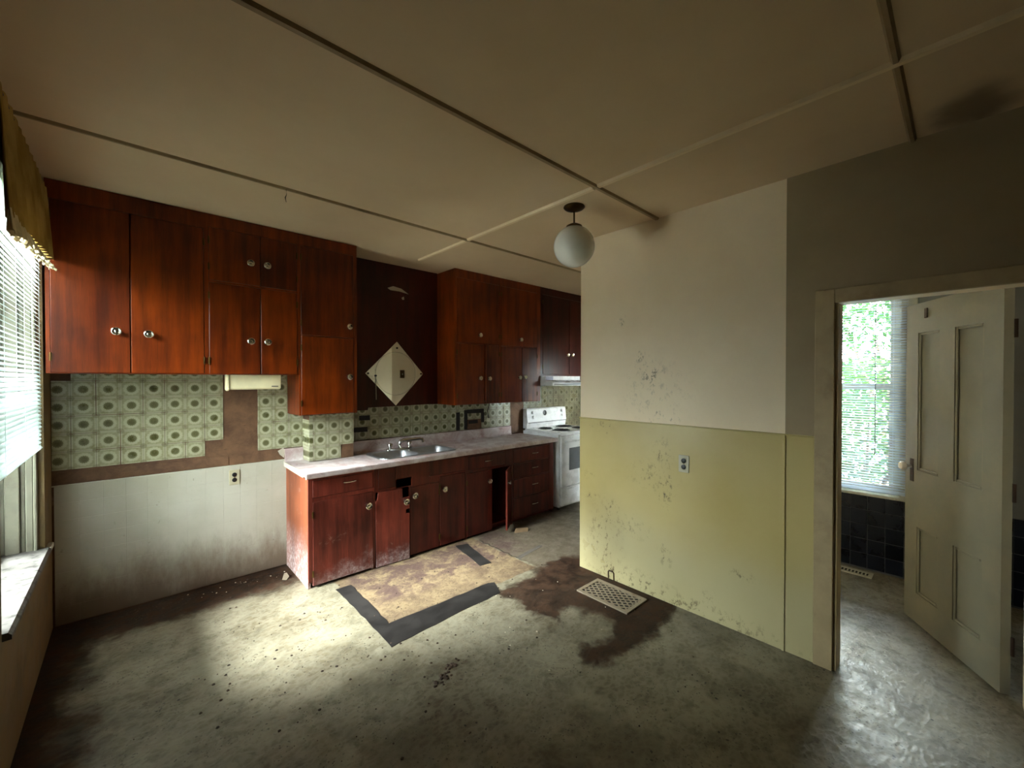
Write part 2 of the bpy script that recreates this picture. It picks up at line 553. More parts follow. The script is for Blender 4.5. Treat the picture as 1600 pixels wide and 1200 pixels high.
# ------------------------------------------------------------------ helpers: geometry
class MB:
    def __init__(s):
        s.v, s.f, s.mi = [], [], []

    def add(s, vs_, fs):
        k = len(s.v)
        s.v += [Vector(v) for v in vs_]
        s.f += [tuple(i + k for i in f) for f in fs]
        return s

    def box(s, x0, x1, y0, y1, z0, z1):
        return s.add([(x0, y0, z0), (x1, y0, z0), (x1, y1, z0), (x0, y1, z0), (x0, y0, z1), (x1, y0, z1), (x1, y1, z1), (x0, y1, z1)],
                     [(0, 3, 2, 1), (4, 5, 6, 7), (0, 1, 5, 4), (1, 2, 6, 5), (2, 3, 7, 6), (3, 0, 4, 7)])

    def prism(s, poly, vec):
        """poly: list of 3D points, extruded along vec"""
        n = len(poly)
        a = [Vector(p) for p in poly]
        b = [p + Vector(vec) for p in a]
        fs = [tuple(range(n)), tuple(range(2 * n - 1, n - 1, -1))]
        fs += [(i, i + n, (i + 1) % n + n, (i + 1) % n) for i in range(n)]
        return s.add(a + b, fs)

    def ring(s, pts):
        """pts: list of rings (same count) -> capped loft"""
        n = len(pts[0])
        vs_ = [p for r in pts for p in r]
        fs = []
        for j in range(len(pts) - 1):
            for i in range(n):
                k = (i + 1) % n
                fs.append((j * n + i, j * n + k, (j + 1) * n + k, (j + 1) * n + i))
        fs.append(tuple(range(n - 1, -1, -1)))
        m = (len(pts) - 1) * n
        fs.append(tuple(m + i for i in range(n)))
        return s.add(vs_, fs)

    def lathe(s, prof, c, axis=(0, 0, 1), seg=24):
        """prof: (radius, height along axis)"""
        q = Vector(axis).to_track_quat('Z', 'Y')
        c = Vector(c)
        return s.ring([[c + q @ Vector((max(r, 1e-4) * math.cos(2 * math.pi * i / seg), max(r, 1e-4) * math.sin(2 * math.pi * i / seg), h))
                        for i in range(seg)] for r, h in prof])

    def tube(s, path, r, seg=8):
        path = [Vector(p) for p in path]
        rings = []
        for i, p in enumerate(path):
            d = (path[min(i + 1, len(path) - 1)] - path[max(i - 1, 0)]).normalized()
            q = d.to_track_quat('Z', 'Y')
            rr = r[i] if isinstance(r, (list, tuple)) else r
            rings.append([p + q @ Vector((rr * math.cos(2 * math.pi * k / seg), rr * math.sin(2 * math.pi * k / seg), 0)) for k in range(seg)])
        return s.ring(rings)

    def build(s, name, mat, parent=None, origin=None, bevel=0.0, smooth=False, bseg=1):
        po = Vector(parent['_o']) if parent is not None and '_o' in parent else Vector((0, 0, 0))
        og = Vector(origin) if origin is not None else po
        me = bpy.data.meshes.new(name)
        me.from_pydata([v - og for v in s.v], [], s.f)
        bm = bmesh.new()
        bm.from_mesh(me)
        bmesh.ops.recalc_face_normals(bm, faces=bm.faces)
        if bevel:
            es = [e for e in bm.edges if len(e.link_faces) == 2 and e.calc_face_angle(0) > 0.5]
            bmesh.ops.bevel(bm, geom=es, offset=bevel, segments=bseg, affect='EDGES', profile=0.7, clamp_overlap=True)
        bm.to_mesh(me)
        bm.free()
        if smooth:
            me.polygons.foreach_set('use_smooth', [True] * len(me.polygons))
            try:
                me.set_sharp_from_angle(angle=R(40))
            except Exception:
                pass
        me.materials.append(M[mat] if isinstance(mat, str) else mat)
        o = bpy.data.objects.new(name, me)
        COL.objects.link(o)
        if parent is not None:
            o.parent = parent
        o.location = og - po
        o['_o'] = tuple(og)
        return o


def tag(o, label=None, cat=None, group=None, kind=None):
    if label:
        o['label'] = label
    if cat:
        o['category'] = cat
    if group:
        o['group'] = group
    if kind:
        o['kind'] = kind
    return o


def thing(name, loc, label=None, cat=None, group=None, kind=None):
    o = bpy.data.objects.new(name, None)
    o.empty_display_size = 0.05
    o.location = loc
    o['_o'] = tuple(loc)
    COL.objects.link(o)
    return tag(o, label, cat, group, kind)


def copies(src, spots_, parent):
    """share one mesh among alike pieces; spots_ in parent coordinates"""
    for i, p in enumerate(spots_):
        o = src if i == 0 else src.copy()
        if i:
            COL.objects.link(o)
        o.parent = parent
        o.location = p


# ------------------------------------------------------------------ setting
H = 2.69
XL, YB, XP = -0.36, 3.84, 2.75
fl = MB().box(-0.62, 6.45, -1.7, 4.0, -0.06, 0.0).build('floor', 'floor')
tag(fl, 'stained olive sheet linoleum floor with brown rot patches', 'floor', kind='structure')
ce = MB().box(-0.62, 6.45, -1.7, 4.0, H, H + 0.08).build('ceiling', 'ceil')
tag(ce, 'aged cream board ceiling divided by thin battens', 'ceiling', kind='structure')
for (x0, x1, y0, y1) in ((-0.36, 6.3, 1.455, 1.49), (-0.36, 6.3, 2.725, 2.752), (-0.36, 2.75, 0.155, 0.185)):
    MB().prism([(x0, y0, H), (x0, y0 + 0.008, H - 0.012), (x0, y1 - 0.008, H - 0.012), (x0, y1, H)], (x1 - x0, 0, 0)).build('batten', 'batten_mat', ce)
for (y0, y1) in ((-1.6, 1.455), (1.49, 2.725), (2.752, 3.5)):
    MB().prism([(2.012, y0, H), (2.02, y0, H - 0.014), (2.042, y0, H - 0.014), (2.05, y0, H)], (0, y1 - y0, 0)).build('batten', 'batten_light', ce)

# left wall with a deep window recess
RY0, RY1, RZ0, RZ1 = 2.45, 3.55, 0.585, 2.40
m = MB()
m.box(-0.62, XL, -1.7, RY0, 0, H).box(-0.62, XL, RY1, 4.0, 0, H).box(-0.62, XL, RY0, RY1, 0, RZ0 - 0.02).box(-0.62, XL, RY0, RY1, RZ1, H)
wl = tag(m.build('wall_left', 'lwall'), 'dim tan painted left wall around the deep window recess', 'wall', kind='structure')

# back wall: bare brown board, tiles and tileboard are its pieces
wb = tag(MB().box(-0.62, 6.45, YB, 4.0, 0, H).build('wall_back', 'board'), 'back kitchen wall of brown board, green tile and painted tileboard', 'wall', kind='structure')
TP, TZ = 0.1146, 0.1128
X0, Z0 = 0.012, 1.037


def tile_mesh(px, pz, gap, depth, mat, name='tile', bevel=0.0012, facing='y'):
    hx, hz = px / 2 - gap, pz / 2 - gap
    if facing == 'y':
        mb = MB().box(-hx, hx, -depth, 0, -hz, hz)
    else:
        mb = MB().box(-depth, 0, -hx, hx, -hz, hz)
    return mb.build(name, mat, bevel=bevel)


gt = []
for k in range(-4, 52):
    x = X0 + TP * k
    if x < XL + 0.05:
        continue
    for j in range(-1, 5):
        z = Z0 + TZ * j
        if x < 0.5:
            ok = 0 <= j
            if j == 0 and x > 0.42:
                ok = False
        elif x < 0.75:
            ok = False
        elif x < 1.12:
            ok = 0 <= j
        elif x < 1.45:
            ok = False
        elif x < 2.50:
            ok = 0 <= j <= 2
        elif x < 3.45:
            ok = 0 <= j <= 2
            if j == 0 and 2.85 < x < 3.05:
                ok = False
        elif x < 3.72:
            ok = False
        else:
            ok = -1 <= j <= 4
        if ok:
            gt.append((x + random.uniform(-.0012, .0012), YB, z + random.uniform(-.0012, .0012)))
src = tile_mesh(TP, TZ, 0.0009, 0.004, 'gtile')
copies(src, [p for p in gt if p[0] < 3.6], wb)
src = tile_mesh(TP, TZ, 0.0009, 0.004, 'gtile_dark')
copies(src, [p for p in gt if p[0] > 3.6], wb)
src = MB().box(-0.026, TP / 2 - .0009, -0.004, 0, -TZ / 2 + .0009, TZ / 2 - .0009).build('tile', 'gtile', bevel=0.001)
copies(src, [(X0 - 3 * TP, YB, Z0 + TZ * j) for j in range(5)], wb)
# top course under the left cabinets is cut short
src = MB().box(-TP / 2 + .0009, TP / 2 - .0009, -0.004, 0, -0.0555, -0.0115).build('tile', 'gtile', bevel=0.001)
copies(src, [(X0 + TP * k, YB, Z0 + TZ * 5) for k in list(range(-2, 5)) + [7, 8]], wb)
# lower tileboard squares
BP = 0.1095
tb = [(XL + 0.01 + BP * (i + .5), YB, 0.882 - BP * (j + .5)) for i in range(12) for j in range(8)]
src = tile_mesh(BP, BP, 0.0002, 0.006, 'tboard', bevel=0.0008)
copies(src, tb, wb)
MB().box(XL, 0.955, YB - 0.008, YB, 0.880, 0.888).build('board_edge', 'ltrim', wb, bevel=0.002)
MB().box(XL + .02, 0.56, YB - 0.004, YB, 0.893, 0.965).build('strip', 'board', wb, bevel=0.001)

# tiled chase between narrow cabinet and counter
CX0, CX1, CY = 1.095, 1.462, 3.665
ch = tag(MB().box(CX0, CX1, CY, YB, 0.87, 1.30).build('wall_column', 'board'), 'tiled boxed-in column between counter and narrow cabinet', 'wall', kind='structure')
src = tile_mesh(0.115, 0.1145, 0.0009, 0.004, 'gtile')
cs = []
for i, x in enumerate((1.182, 1.294, 1.406)):
    for j, z in enumerate((0.930, 1.0445, 1.159, 1.2735)):
        if i == 2 and j == 0:
            continue
        cs.append((x, CY, z))
copies(src, cs, ch)
src = MB().box(-0.014, 0.014, -0.004, 0, -0.0565, 0.0565).build('tile', 'gtile', bevel=0.001)
copies(src, [(1.109, CY, z) for z in (0.930, 1.0445, 1.159, 1.2735)], ch)
src = tile_mesh(0.115, 0.1145, 0.0009, 0.004, 'gtile', facing='x')
copies(src, [(CX0, CY + 0.0545, z) for z in (0.930, 1.0445, 1.159)], ch)
src = MB().box(-0.004, 0, -0.028, 0.028, -0.0565, 0.0565).build('tile', 'gtile', bevel=0.001)
copies(src, [(CX0, CY + 0.142, z) for z in (0.930, 1.0445, 1.159)], ch)

# plywood panel behind the sink
pn = MB().prism([(1.43, YB, 1.262), (1.665, YB, 1.262), (1.672, YB, 1.285), (2.3, YB, 1.292), (2.44, YB, 1.288), (2.44, YB, H), (1.43, YB, H)], (0, -0.008, 0)).build('wall_panel', 'cab_dark')
tag(pn, 'dark red plywood panel above the sink between upper cabinets', 'wall panel', kind='structure')
MB().prism([(1.87, YB - .0085, 2.452), (1.93, YB - .0085, 2.478), (2.02, YB - .0085, 2.465), (2.10, YB - .0085, 2.42), (2.0, YB - .0085, 2.435), (1.9, YB - .0085, 2.435)], (0, -0.0015, 0)).build('scuff', 'chip', pn)
MB().prism([(2.02, YB - .0085, 2.375), (2.045, YB - .0085, 2.39), (2.05, YB - .0085, 2.36), (2.03, YB - .0085, 2.355)], (0, -0.0015, 0)).build('scuff', 'chip', pn)

# partition / right wall with the doorway
DY0, DY1, DZ = -0.27, 0.46, 1.955
PT = 2.86
m = MB().box(XP, PT, DY1, 2.143, 0, H).box(XP, PT, -1.7, DY0, 0, H).box(PT, 3.12, -0.42, -0.205, 0, H).box(XP, PT, DY0, DY1, DZ, H)
wr = tag(m.build('wall_right', 'part'), 'cream partition wall with scuffed yellow wainscot and open doorway', 'wall', kind='structure')
MB().box(XP - 0.006, XP, 0.69, 2.148, 0, 1.236).build('panel', 'wains', wr, bevel=0.002)
MB().box(XP - 0.006, XP, 0.545, 0.686, 0, 1.236).build('panel', 'wains', wr, bevel=0.002)
MB().box(XP - 0.013, XP, 0.545, 2.152, 1.234, 1.243).build('cap_moulding', 'wains', wr, bevel=0.003)
MB().box(XP - 0.013, XP - 0.005, 0.680, 0.695, 0, 1.234).build('cover_strip', 'wains', wr, bevel=0.004, bseg=2)
MB().box(XP - 0.003, XP, -1.6, 0.683, 2.03, H).build('panel', 'strip', wr)
MB().box(XP - 0.003, XP, 0.545, 0.683, 1.243, 2.03).build('panel', 'strip', wr)
# casing
MB().box(XP - 0.016, XP, 0.46, 0.545, 0, 2.03).build('trim_1', 'casing', bevel=0.003)
MB().box(XP - 0.016, XP, -0.36, 0.46, DZ, 2.03).build('trim_2', 'casing', bevel=0.003)
MB().box(XP - 0.016, XP, -0.36, -0.27, 0, DZ).build('trim_3', 'casing', bevel=0.003)
MB().box(XP, PT, 0.445, 0.46, 0, DZ).build('trim_4', 'casing', bevel=0.002)
for nm, lb in (('trim_1', 'painted left casing of the bathroom doorway'), ('trim_2', 'painted head casing of the bathroom doorway'),
               ('trim_3', 'painted right casing of the bathroom doorway'), ('trim_4', 'painted jamb lining of the bathroom doorway')):
    tag(bpy.data.objects[nm], lb, 'trim', kind='structure')

# galley south wall with window, galley end wall, rear wall
GX0, GX1, GZ0, GZ1 = 4.60, 5.18, 0.12, 1.85
m = MB().box(PT, GX0, 2.0, 2.143, 0, H).box(GX1, 6.45, 2.0, 2.143, 0, H).box(GX0, GX1, 2.0, 2.143, 0, GZ0).box(GX0, GX1, 2.0, 2.143, GZ1, H)
tag(m.build('wall_galley', 'part'), 'cream galley wall round the partition corner', 'wall', kind='structure')
tag(MB().box(6.3, 6.45, 2.143, 3.84, 0, H).build('wall_end', 'part'), 'end wall of the galley kitchen', 'wall', kind='structure')
tag(MB().box(-0.62, PT, -1.7, -1.6, 0, H).build('wall_rear', 'darkwall'), 'rear wall of the room behind the viewpoint', 'wall', kind='structure')

# bathroom shell
BX = 4.42
WY0, WY1, WZ0, WZ1 = 0.33, 1.22, 0.63, 2.30
m = MB().box(BX, BX + 0.15, -1.2, WY0, 0, H).box(BX, BX + 0.15, WY1, 2.0, 0, H).box(BX, BX + 0.15, WY0, WY1, 0, WZ0).box(BX, BX + 0.15, WY0, WY1, WZ1, H)
bw = tag(m.build('wall_bathroom', 'bathwall'), 'bathroom window wall with navy tiled lower part', 'wall', kind='structure')
tag(MB().box(PT, BX + 0.15, -1.3, -1.2, 0, H).build('wall_bathroom_rear', 'bathwall'), 'pale rear wall of the bathroom', 'wall', kind='structure')
NP, NZ = 0.1085, 0.119
MB().box(BX - 0.004, BX, -0.4, 2.0, 0.0, 0.606).build('grout', 'grout', bw)
src = tile_mesh(NP, NZ, 0.0022, 0.010, 'navy', facing='x', bevel=0.002)
copies(src, [(BX, 0.03 + NP * i, 0.012 + NZ * (j + .5)) for i in range(-3, 18) for j in range(5)], bw)


# ------------------------------------------------------------------ windows
def sash(parent, ax, plane, a0, a1, z0, z1, mid):
    """double-hung window: frame, two sashes with panes. ax='x': lies in plane x=plane"""
    def bx(p0, p1, b0, b1, c0, c1):
        if ax == 'x':
            return MB().box(p0, p1, b0, b1, c0, c1)
        return MB().box(b0, b1, p0, p1, c0, c1)
    t = 0.03
    f = MB()
    for (b0, b1, c0, c1) in ((a0, a0 + t, z0, z1), (a1 - t, a1, z0, z1), (a0 + t, a1 - t, z0, z0 + t), (a0 + t, a1 - t, z1 - t, z1)):
        q = bx(plane - 0.05, plane + 0.05, b0, b1, c0, c1)
        f.add(q.v, q.f)
    f.build('window_frame', 'ltrim', parent)
    for (c0, c1, off) in ((z0 + t, mid + 0.02, -0.02), (mid - 0.02, z1 - t, 0.02)):
        s_ = MB()
        w = 0.038
        for (b0, b1, d0, d1) in ((a0 + t, a0 + t + w, c0, c1), (a1 - t - w, a1 - t, c0, c1), (a0 + t + w, a1 - t - w, c0, c0 + w), (a0 + t + w, a1 - t - w, c1 - w, c1)):
            q = bx(plane + off - 0.017, plane + off + 0.017, b0, b1, d0, d1)
            s_.add(q.v, q.f)
        so = s_.build('sash', 'ltrim', parent)
        bx(plane + off - 0.002, plane + off + 0.002, a0 + t + w, a1 - t - w, c0 + w, c1 - w).build('pane', 'glass', so)


w1 = thing('window_1', (XL, 3.0, RZ0), 'deep left window with dusty sill and moulded jamb', 'window', kind='structure')
sash(w1, 'x', -0.575, RY0, RY1, RZ0, RZ1, 1.48)
# dusty sill with horn, moulded jamb
MB().prism([(-0.62, RY0, RZ0 - 0.02), (-0.62, RY0, RZ0 + 0.008), (-0.345, RY0, RZ0 + 0.004), (-0.335, RY0, RZ0 - 0.008), (-0.335, RY0, RZ0 - 0.024), (-0.36, RY0, RZ0 - 0.026)], (0, RY1 - RY0, 0)).build('window_sill', 'sillmat', w1)
MB().box(-0.36, -0.335, RY1, RY1 + 0.11, RZ0 - 0.024, RZ0 + 0.002).build('sill_horn', 'ltrim', w1, bevel=0.004)
for (x0, x1, d) in ((-0.62, -0.53, 0.020), (-0.53, -0.505, 0.012), (-0.505, -0.45, 0.022), (-0.45, -0.43, 0.010), (-0.43, -0.40, 0.018), (-0.40, -0.385, 0.026)):
    MB().box(x0, x1, RY1 - d, RY1, RZ0, RZ1).build('jamb_moulding', 'jamb', w1, bevel=0.004)

w2 = thing('window_2', (BX, 0.78, WZ0), 'tall double-hung bathroom window with leaves outside', 'window', kind='structure')
sash(w2, 'x', BX + 0.09, WY0, WY1, WZ0, WZ1, 1.49)
MB().box(BX - 0.03, BX + 0.05, 0.20, 1.32, 0.607, 0.632).build('window_sill', 'ltrim', w2, bevel=0.004)
MB().box(BX - 0.018, BX, 0.235, WY0, 0.632, 2.36).build('window_casing', 'ltrim', w2, bevel=0.004)
MB().box(BX - 0.018, BX, WY1, 1.31, 0.632, 2.36).build('window_casing', 'ltrim', w2, bevel=0.004)
MB().box(BX - 0.018, BX, WY0, WY1, 2.28, 2.36).build('window_casing', 'ltrim', w2, bevel=0.004)

w3 = thing('window_3', (4.89, 2.07, GZ0), 'tall narrow galley window round the corner from the range', 'window', kind='structure')
sash(w3, 'y', 2.06, GX0, GX1, GZ0, GZ1, 1.1)


# ------------------------------------------------------------------ blinds
def blind(x, y0, y1, zb, zt, pitch, tilt, label, depth=0.025, sm='slat'):
    b = thing('venetian_blind', (x, (y0 + y1) / 2, zt), label, 'blind')
    MB().box(x - 0.016, x + 0.016, y0, y1, zt - 0.03, zt).build('head_rail', sm, b, bevel=0.003)
    MB().box(x - 0.013, x + 0.013, y0 + .004, y1 - .004, zb, zb + 0.012).build('bottom_rail', sm, b, bevel=0.004)
    hy = (y1 - y0) / 2
    ring = []
    n = 4
    mb = MB()
    pts = [(depth * (i / n - .5), 0.0016 * (1 - (2 * i / n - 1) ** 2)) for i in range(n + 1)]
    c, s_ = math.cos(tilt), math.sin(tilt)
    pts = [(a * c - z * s_, a * s_ + z * c) for a, z in pts]
    poly = [(a, -hy, z) for a, z in pts] + [(a, -hy, z - 0.0006) for a, z in reversed(pts)]
    mb.prism(poly, (0, 2 * hy, 0))
    src_ = mb.build('slat', sm)
    spots_ = []
    z = zb + 0.02
    while z < zt - 0.035:
        spots_.append((random.uniform(-.0012, .0012), random.uniform(-.002, .002), z - zt))
        z += pitch
    copies(src_, spots_, b)
    for o in b.children:
        if o.name.startswith('slat'):
            o.rotation_euler = (random.uniform(-.0016, .0016), random.uniform(-.09, .09), 0)
    for fy in (0.08, 0.5, 0.92):
        y = y0 + (y1 - y0) * fy
        for dx in (-0.0125, 0.0125):
            MB().box(x + dx - .0006, x + dx + .0006, y - .0007, y + .0007, zb, zt).build('ladder_cord', sm, b)
    return b


blind(-0.372, 2.47, 3.505, 1.165, 2.39, 0.0215, R(-40), 'white venetian blind on the left window under the gold valance')
bb = blind(BX - 0.045, 0.285, 1.30, 0.655, 2.34, 0.0205, R(20), 'white venetian blind on the bathroom window behind the door', sm='slat2')
MB().tube([(BX - 0.062, 0.47, 2.30), (BX - 0.062, 0.47, 0.95)], 0.003, 6).build('tilt_wand', 'grey_glass', bb)

# ------------------------------------------------------------------ valance
va = thing('valance', (-0.33, 2.9, 2.62), 'gathered gold fabric valance with cream ruffle over left window', 'valance')


def sheet(y0, y1, zt, zb0, zb1, xt, xb, amp, waves, name, mat, nz=14, thick=0.003, jag=0.0):
    ny = int(waves * 10)
    mb = MB()
    V, F = [], []
    for side in (0, 1):
        for i in range(ny + 1):
            u = i / ny
            y = y0 + (y1 - y0) * u
            for j in range(nz + 1):
                w = j / nz
                zb = zb0 + (zb1 - zb0) * u
                zz = zt + (zb - zt) * w
                a = amp * (0.35 + 0.65 * w)
                ph = 2 * math.pi * waves * u
                x = xt + (xb - xt) * w + a * math.sin(ph + 0.6 * math.sin(3.1 * u * 6)) + a * 0.3 * math.sin(2.3 * ph + 1 + w)
                zz += jag * w * math.sin(ph * 1.7 + 2) + jag * 0.6 * w * math.sin(ph * 3.1)
                V.append((x - side * thick, y, zz))
    N = (ny + 1) * (nz + 1)
    for i in range(ny):
        for j in range(nz):
            a = i * (nz + 1) + j
            q = (a, a + nz + 1, a + nz + 2, a + 1)
            F.append(q)
            F.append(tuple(k + N for k in reversed(q)))
    for i in range(ny):
        for j in (0, nz):
            a = i * (nz + 1) + j
            F.append((a, a + nz + 1, a + nz + 1 + N, a + N))
    for i in (0, ny):
        for j in range(nz):
            a = i * (nz + 1) + j
            F.append((a, a + 1, a + 1 + N, a + N))
    mb.add(V, F)
    return mb.build(name, mat, va, smooth=True)


sheet(2.36, 3.56, 2.63, 2.15, 2.235, -0.338, -0.318, 0.012, 13, 'gathered_panel', 'valance')
sheet(2.36, 3.56, 2.18, 2.095, 2.185, -0.316, -0.312, 0.013, 26, 'ruffle', 'ruffle', nz=6, jag=0.009)
MB().tube([(-0.345, 2.34, 2.615), (-0.345, 3.575, 2.615)], 0.008, 10).build('curtain_rod', 'brass', va)

# ------------------------------------------------------------------ cabinets
F_, U_ = 3.25, 3.50


def knob(parent, x, y, z, r=0.024):
    mb = MB()
    mb.lathe([(0.7 * r, 0), (0.7 * r, 0.003), (0.34 * r, 0.006), (0.34 * r, 0.014), (0.8 * r, 0.018), (r, 0.023), (r, 0.027), (0.86 * r, 0.0295), (0.62 * r, 0.0275), (0.40 * r, 0.0265), (0.22 * r, 0.029), (0, 0.0295)],
             (x, y, z), (0, -1, 0), 20)
    return mb.build('knob', 'chrome', parent, smooth=True)


def pull(parent, x, y, z, w=0.09):
    mb = MB()
    mb.tube([(x - w / 2, y, z), (x - w / 2, y - 0.018, z), (x - w / 4, y - 0.024, z), (x, y - 0.025, z), (x + w / 4, y - 0.024, z), (x + w / 2, y - 0.018, z), (x + w / 2, y, z)], 0.0055, 8)
    return mb.build('pull', 'chrome', parent, smooth=True)


def hinge(parent, x, y, z):
    mb = MB().box(x - 0.006, x + 0.006, y - 0.003, y + 0.001, z - 0.022, z + 0.022)
    mb.tube([(x, y - 0.004, z - 0.024), (x, y - 0.004, z + 0.024)], 0.0035, 8)
    return mb.build('hinge', 'brass', parent)


def cabinet(name, label, x0, x1, yf, z0, z1, fronts, mat, toe=0.0, side_mat=None, cat='cabinet', group=None, top=True):
    """fronts: dicts kind(door/drawer/panel), x0,x1,z0,z1, knob(x,z), hinge('l'/'r'), ajar(deg), mat"""
    c = thing(name, ((x0 + x1) / 2, yf + 0.2, z0), label, cat, group)
    yb = YB - 0.001
    t = 0.018
    b = MB().box(x0, x0 + t, yf + .018, yb, z0, z1).box(x1 - t, x1, yf + .018, yb, z0, z1)
    b.box(x0 + t, x1 - t, yf + .02, yb, z0 + toe, z0 + toe + t).box(x0 + t, x1 - t, yb - .008, yb, z0 + toe + t, z1 - t)
    if top:
        b.box(x0 + t, x1 - t, yf + .02, yb, z1 - t, z1)
    if toe:
        b.box(x0 + t, x1 - t, yf + .07, yf + .085, z0, z0 + toe)
    b.build('body', side_mat or mat, c)
    # face frame: whatever the fronts leave open
    xs = sorted({x0, x1} | {f['x0'] for f in fronts} | {f['x1'] for f in fronts})
    zs = sorted({z0 + toe, z1} | {f['z0'] for f in fronts} | {f['z1'] for f in fronts})
    fr = MB()
    for k in range(len(zs) - 1):
        run = None
        for i in range(len(xs) - 1):
            xm, zm = (xs[i] + xs[i + 1]) / 2, (zs[k] + zs[k + 1]) / 2
            cov = any(f['x0'] < xm < f['x1'] and f['z0'] < zm < f['z1'] for f in fronts) or zm < z0 + toe
            if not cov:
                run = (run[0] if run else xs[i], xs[i + 1])
            if (cov or i == len(xs) - 2) and run:
                if zs[k + 1] - zs[k] > .001:
                    fr.box(run[0], run[1], yf + 0.003, yf + 0.02, zs[k], zs[k + 1])
                run = None
    if fr.v:
        fr.build('face_frame', mat, c)
    g = 0.0025
    for f in fronts:
        k = f.get('kind', 'door')
        if k == 'none':
            continue
        hs = f.get('hinge', 'l')
        a, b_, p, q = f['x0'] + g, f['x1'] - g, f['z0'] + g, f['z1'] - g
        org = (a if hs == 'l' else b_, yf + 0.018, (p + q) / 2)
        if 'poly' in f:
            mb = MB().prism([(x, yf, z) for x, z in f['poly']], (0, 0.018, 0))
        else:
            mb = MB().box(a, b_, yf, yf + 0.018, p, q)
        d = mb.build(k, f.get('mat', mat), c, origin=org, bevel=0.002)
        if f.get('knob'):
            knob(d, f['knob'][0], yf, f['knob'][1], f.get('kr', 0.024))
        if f.get('pull'):
            pull(d, f['pull'][0], yf, f['pull'][1])
        if k == 'door' and f.get('hinges', True):
            hx = a - 0.001 if hs == 'l' else b_ + 0.001
            for hz in (p + 0.09, q - 0.09):
                hinge(d, hx, yf, hz)
        if f.get('ajar'):
            d.rotation_euler = (0, 0, R(-f['ajar'] if hs == 'l' else f['ajar']))
        if f.get('tilt'):
            d.rotation_euler.y = R(f['tilt'])
    return c


D = lambda x0, x1, z0, z1, **k: dict(x0=x0, x1=x1, z0=z0, z1=z1, **k)
ZT = H - 0.004
cabinet('wall_cabinet', 'two-door mahogany wall cabinet in the corner by the left window', XL + 0.015, 0.392, U_, 1.588, ZT, [
    D(-0.328, 0.009, 1.59, 2.58, knob=(-0.055, 1.845), hinge='l'), D(0.009, 0.379, 1.59, 2.58, knob=(0.094, 1.838), hinge='r')], 'cab')
cabinet('wall_cabinet', 'four-door mahogany wall cabinet above the cream strip light', 0.392, 0.975, U_, 1.588, ZT, [
    D(0.404, 0.714, 1.59, 2.222, knob=(0.65, 1.828), hinge='l'), D(0.714, 0.962, 1.59, 2.222, knob=(0.756, 1.829), hinge='r'),
    D(0.404, 0.714, 2.235, 2.60, knob=(0.65, 2.39), hinge='l'), D(0.714, 0.962, 2.235, 2.60, knob=(0.756, 2.39), hinge='r')], 'cab')
cabinet('wall_cabinet', 'narrow low-hanging mahogany cabinet above the tiled column', 0.975, 1.43, U_, 1.27, ZT, [
    D(0.988, 1.402, 1.272, 1.896, knob=(1.361, 1.574), hinge='l'), D(0.988, 1.402, 1.902, 2.60, knob=(1.361, 1.994), hinge='l')], 'cab')
cabinet('wall_cabinet', 'mahogany wall cabinet right of the diamond mirror, one door ajar', 2.44, 3.047, U_, 1.290, ZT, [
    D(2.463, 2.822, 1.292, 1.928, knob=(2.756, 1.567), hinge='l'), D(2.826, 3.034, 1.292, 1.928, knob=(2.866, 1.563), hinge='r', ajar=5),
    D(2.463, 3.034, 1.936, 2.60, knob=(2.752, 2.025), hinge='r', ajar=0.6)], 'cab')
cabinet('wall_cabinet', 'mahogany wall cabinet between mirror cabinet and range hood', 3.047, 3.70, U_, 1.290, ZT, [
    D(3.062, 3.386, 1.292, 1.926, knob=(3.337, 1.576), hinge='l'), D(3.386, 3.642, 1.292, 1.926, knob=(3.425, 1.582), hinge='r'),
    D(3.062, 3.642, 1.936, 2.60, knob=(3.358, 2.016), hinge='l')], 'cab')
cabinet('wall_cabinet', 'short mahogany wall cabinet above the white range hood', 3.70, 4.78, U_, 1.60, ZT, [
    D(3.74, 4.247, 1.62, 2.60, knob=(4.202, 1.871), hinge='l'), D(4.247, 4.76, 1.62, 2.60, knob=(4.293, 1.875), hinge='r')], 'cab_dark')

ZC = 0.83
b1 = cabinet('base_cabinet', 'left end base cabinet with pale-bottomed door and single drawer', 0.962, 1.466, F_, 0.0, ZC, [
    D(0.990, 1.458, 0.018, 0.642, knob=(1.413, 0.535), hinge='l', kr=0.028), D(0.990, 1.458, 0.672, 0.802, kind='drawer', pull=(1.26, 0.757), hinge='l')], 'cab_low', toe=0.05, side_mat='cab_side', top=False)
b2 = cabinet('base_cabinet', 'sink base cabinet with broken sagging door under the sink', 1.466, 2.392, F_, 0.0, ZC, [
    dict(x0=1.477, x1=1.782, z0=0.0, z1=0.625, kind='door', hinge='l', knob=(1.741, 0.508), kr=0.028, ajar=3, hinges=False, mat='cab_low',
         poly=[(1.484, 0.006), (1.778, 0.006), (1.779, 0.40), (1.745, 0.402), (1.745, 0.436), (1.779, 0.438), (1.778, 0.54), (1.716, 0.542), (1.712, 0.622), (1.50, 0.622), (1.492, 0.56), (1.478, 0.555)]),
    D(1.66, 1.81, 0.628, 0.705, kind='none'), D(1.788, 2.088, 0.018, 0.615, knob=(1.829, 0.54), hinge='r', kr=0.028), D(2.092, 2.380, 0.018, 0.66, knob=(2.14, 0.54), hinge='l', kr=0.028),
    D(1.50, 1.655, 0.645, 0.815, kind='panel'), D(1.98, 2.37, 0.68, 0.815, kind='panel')], 'cab_mid', toe=0.05, top=False)
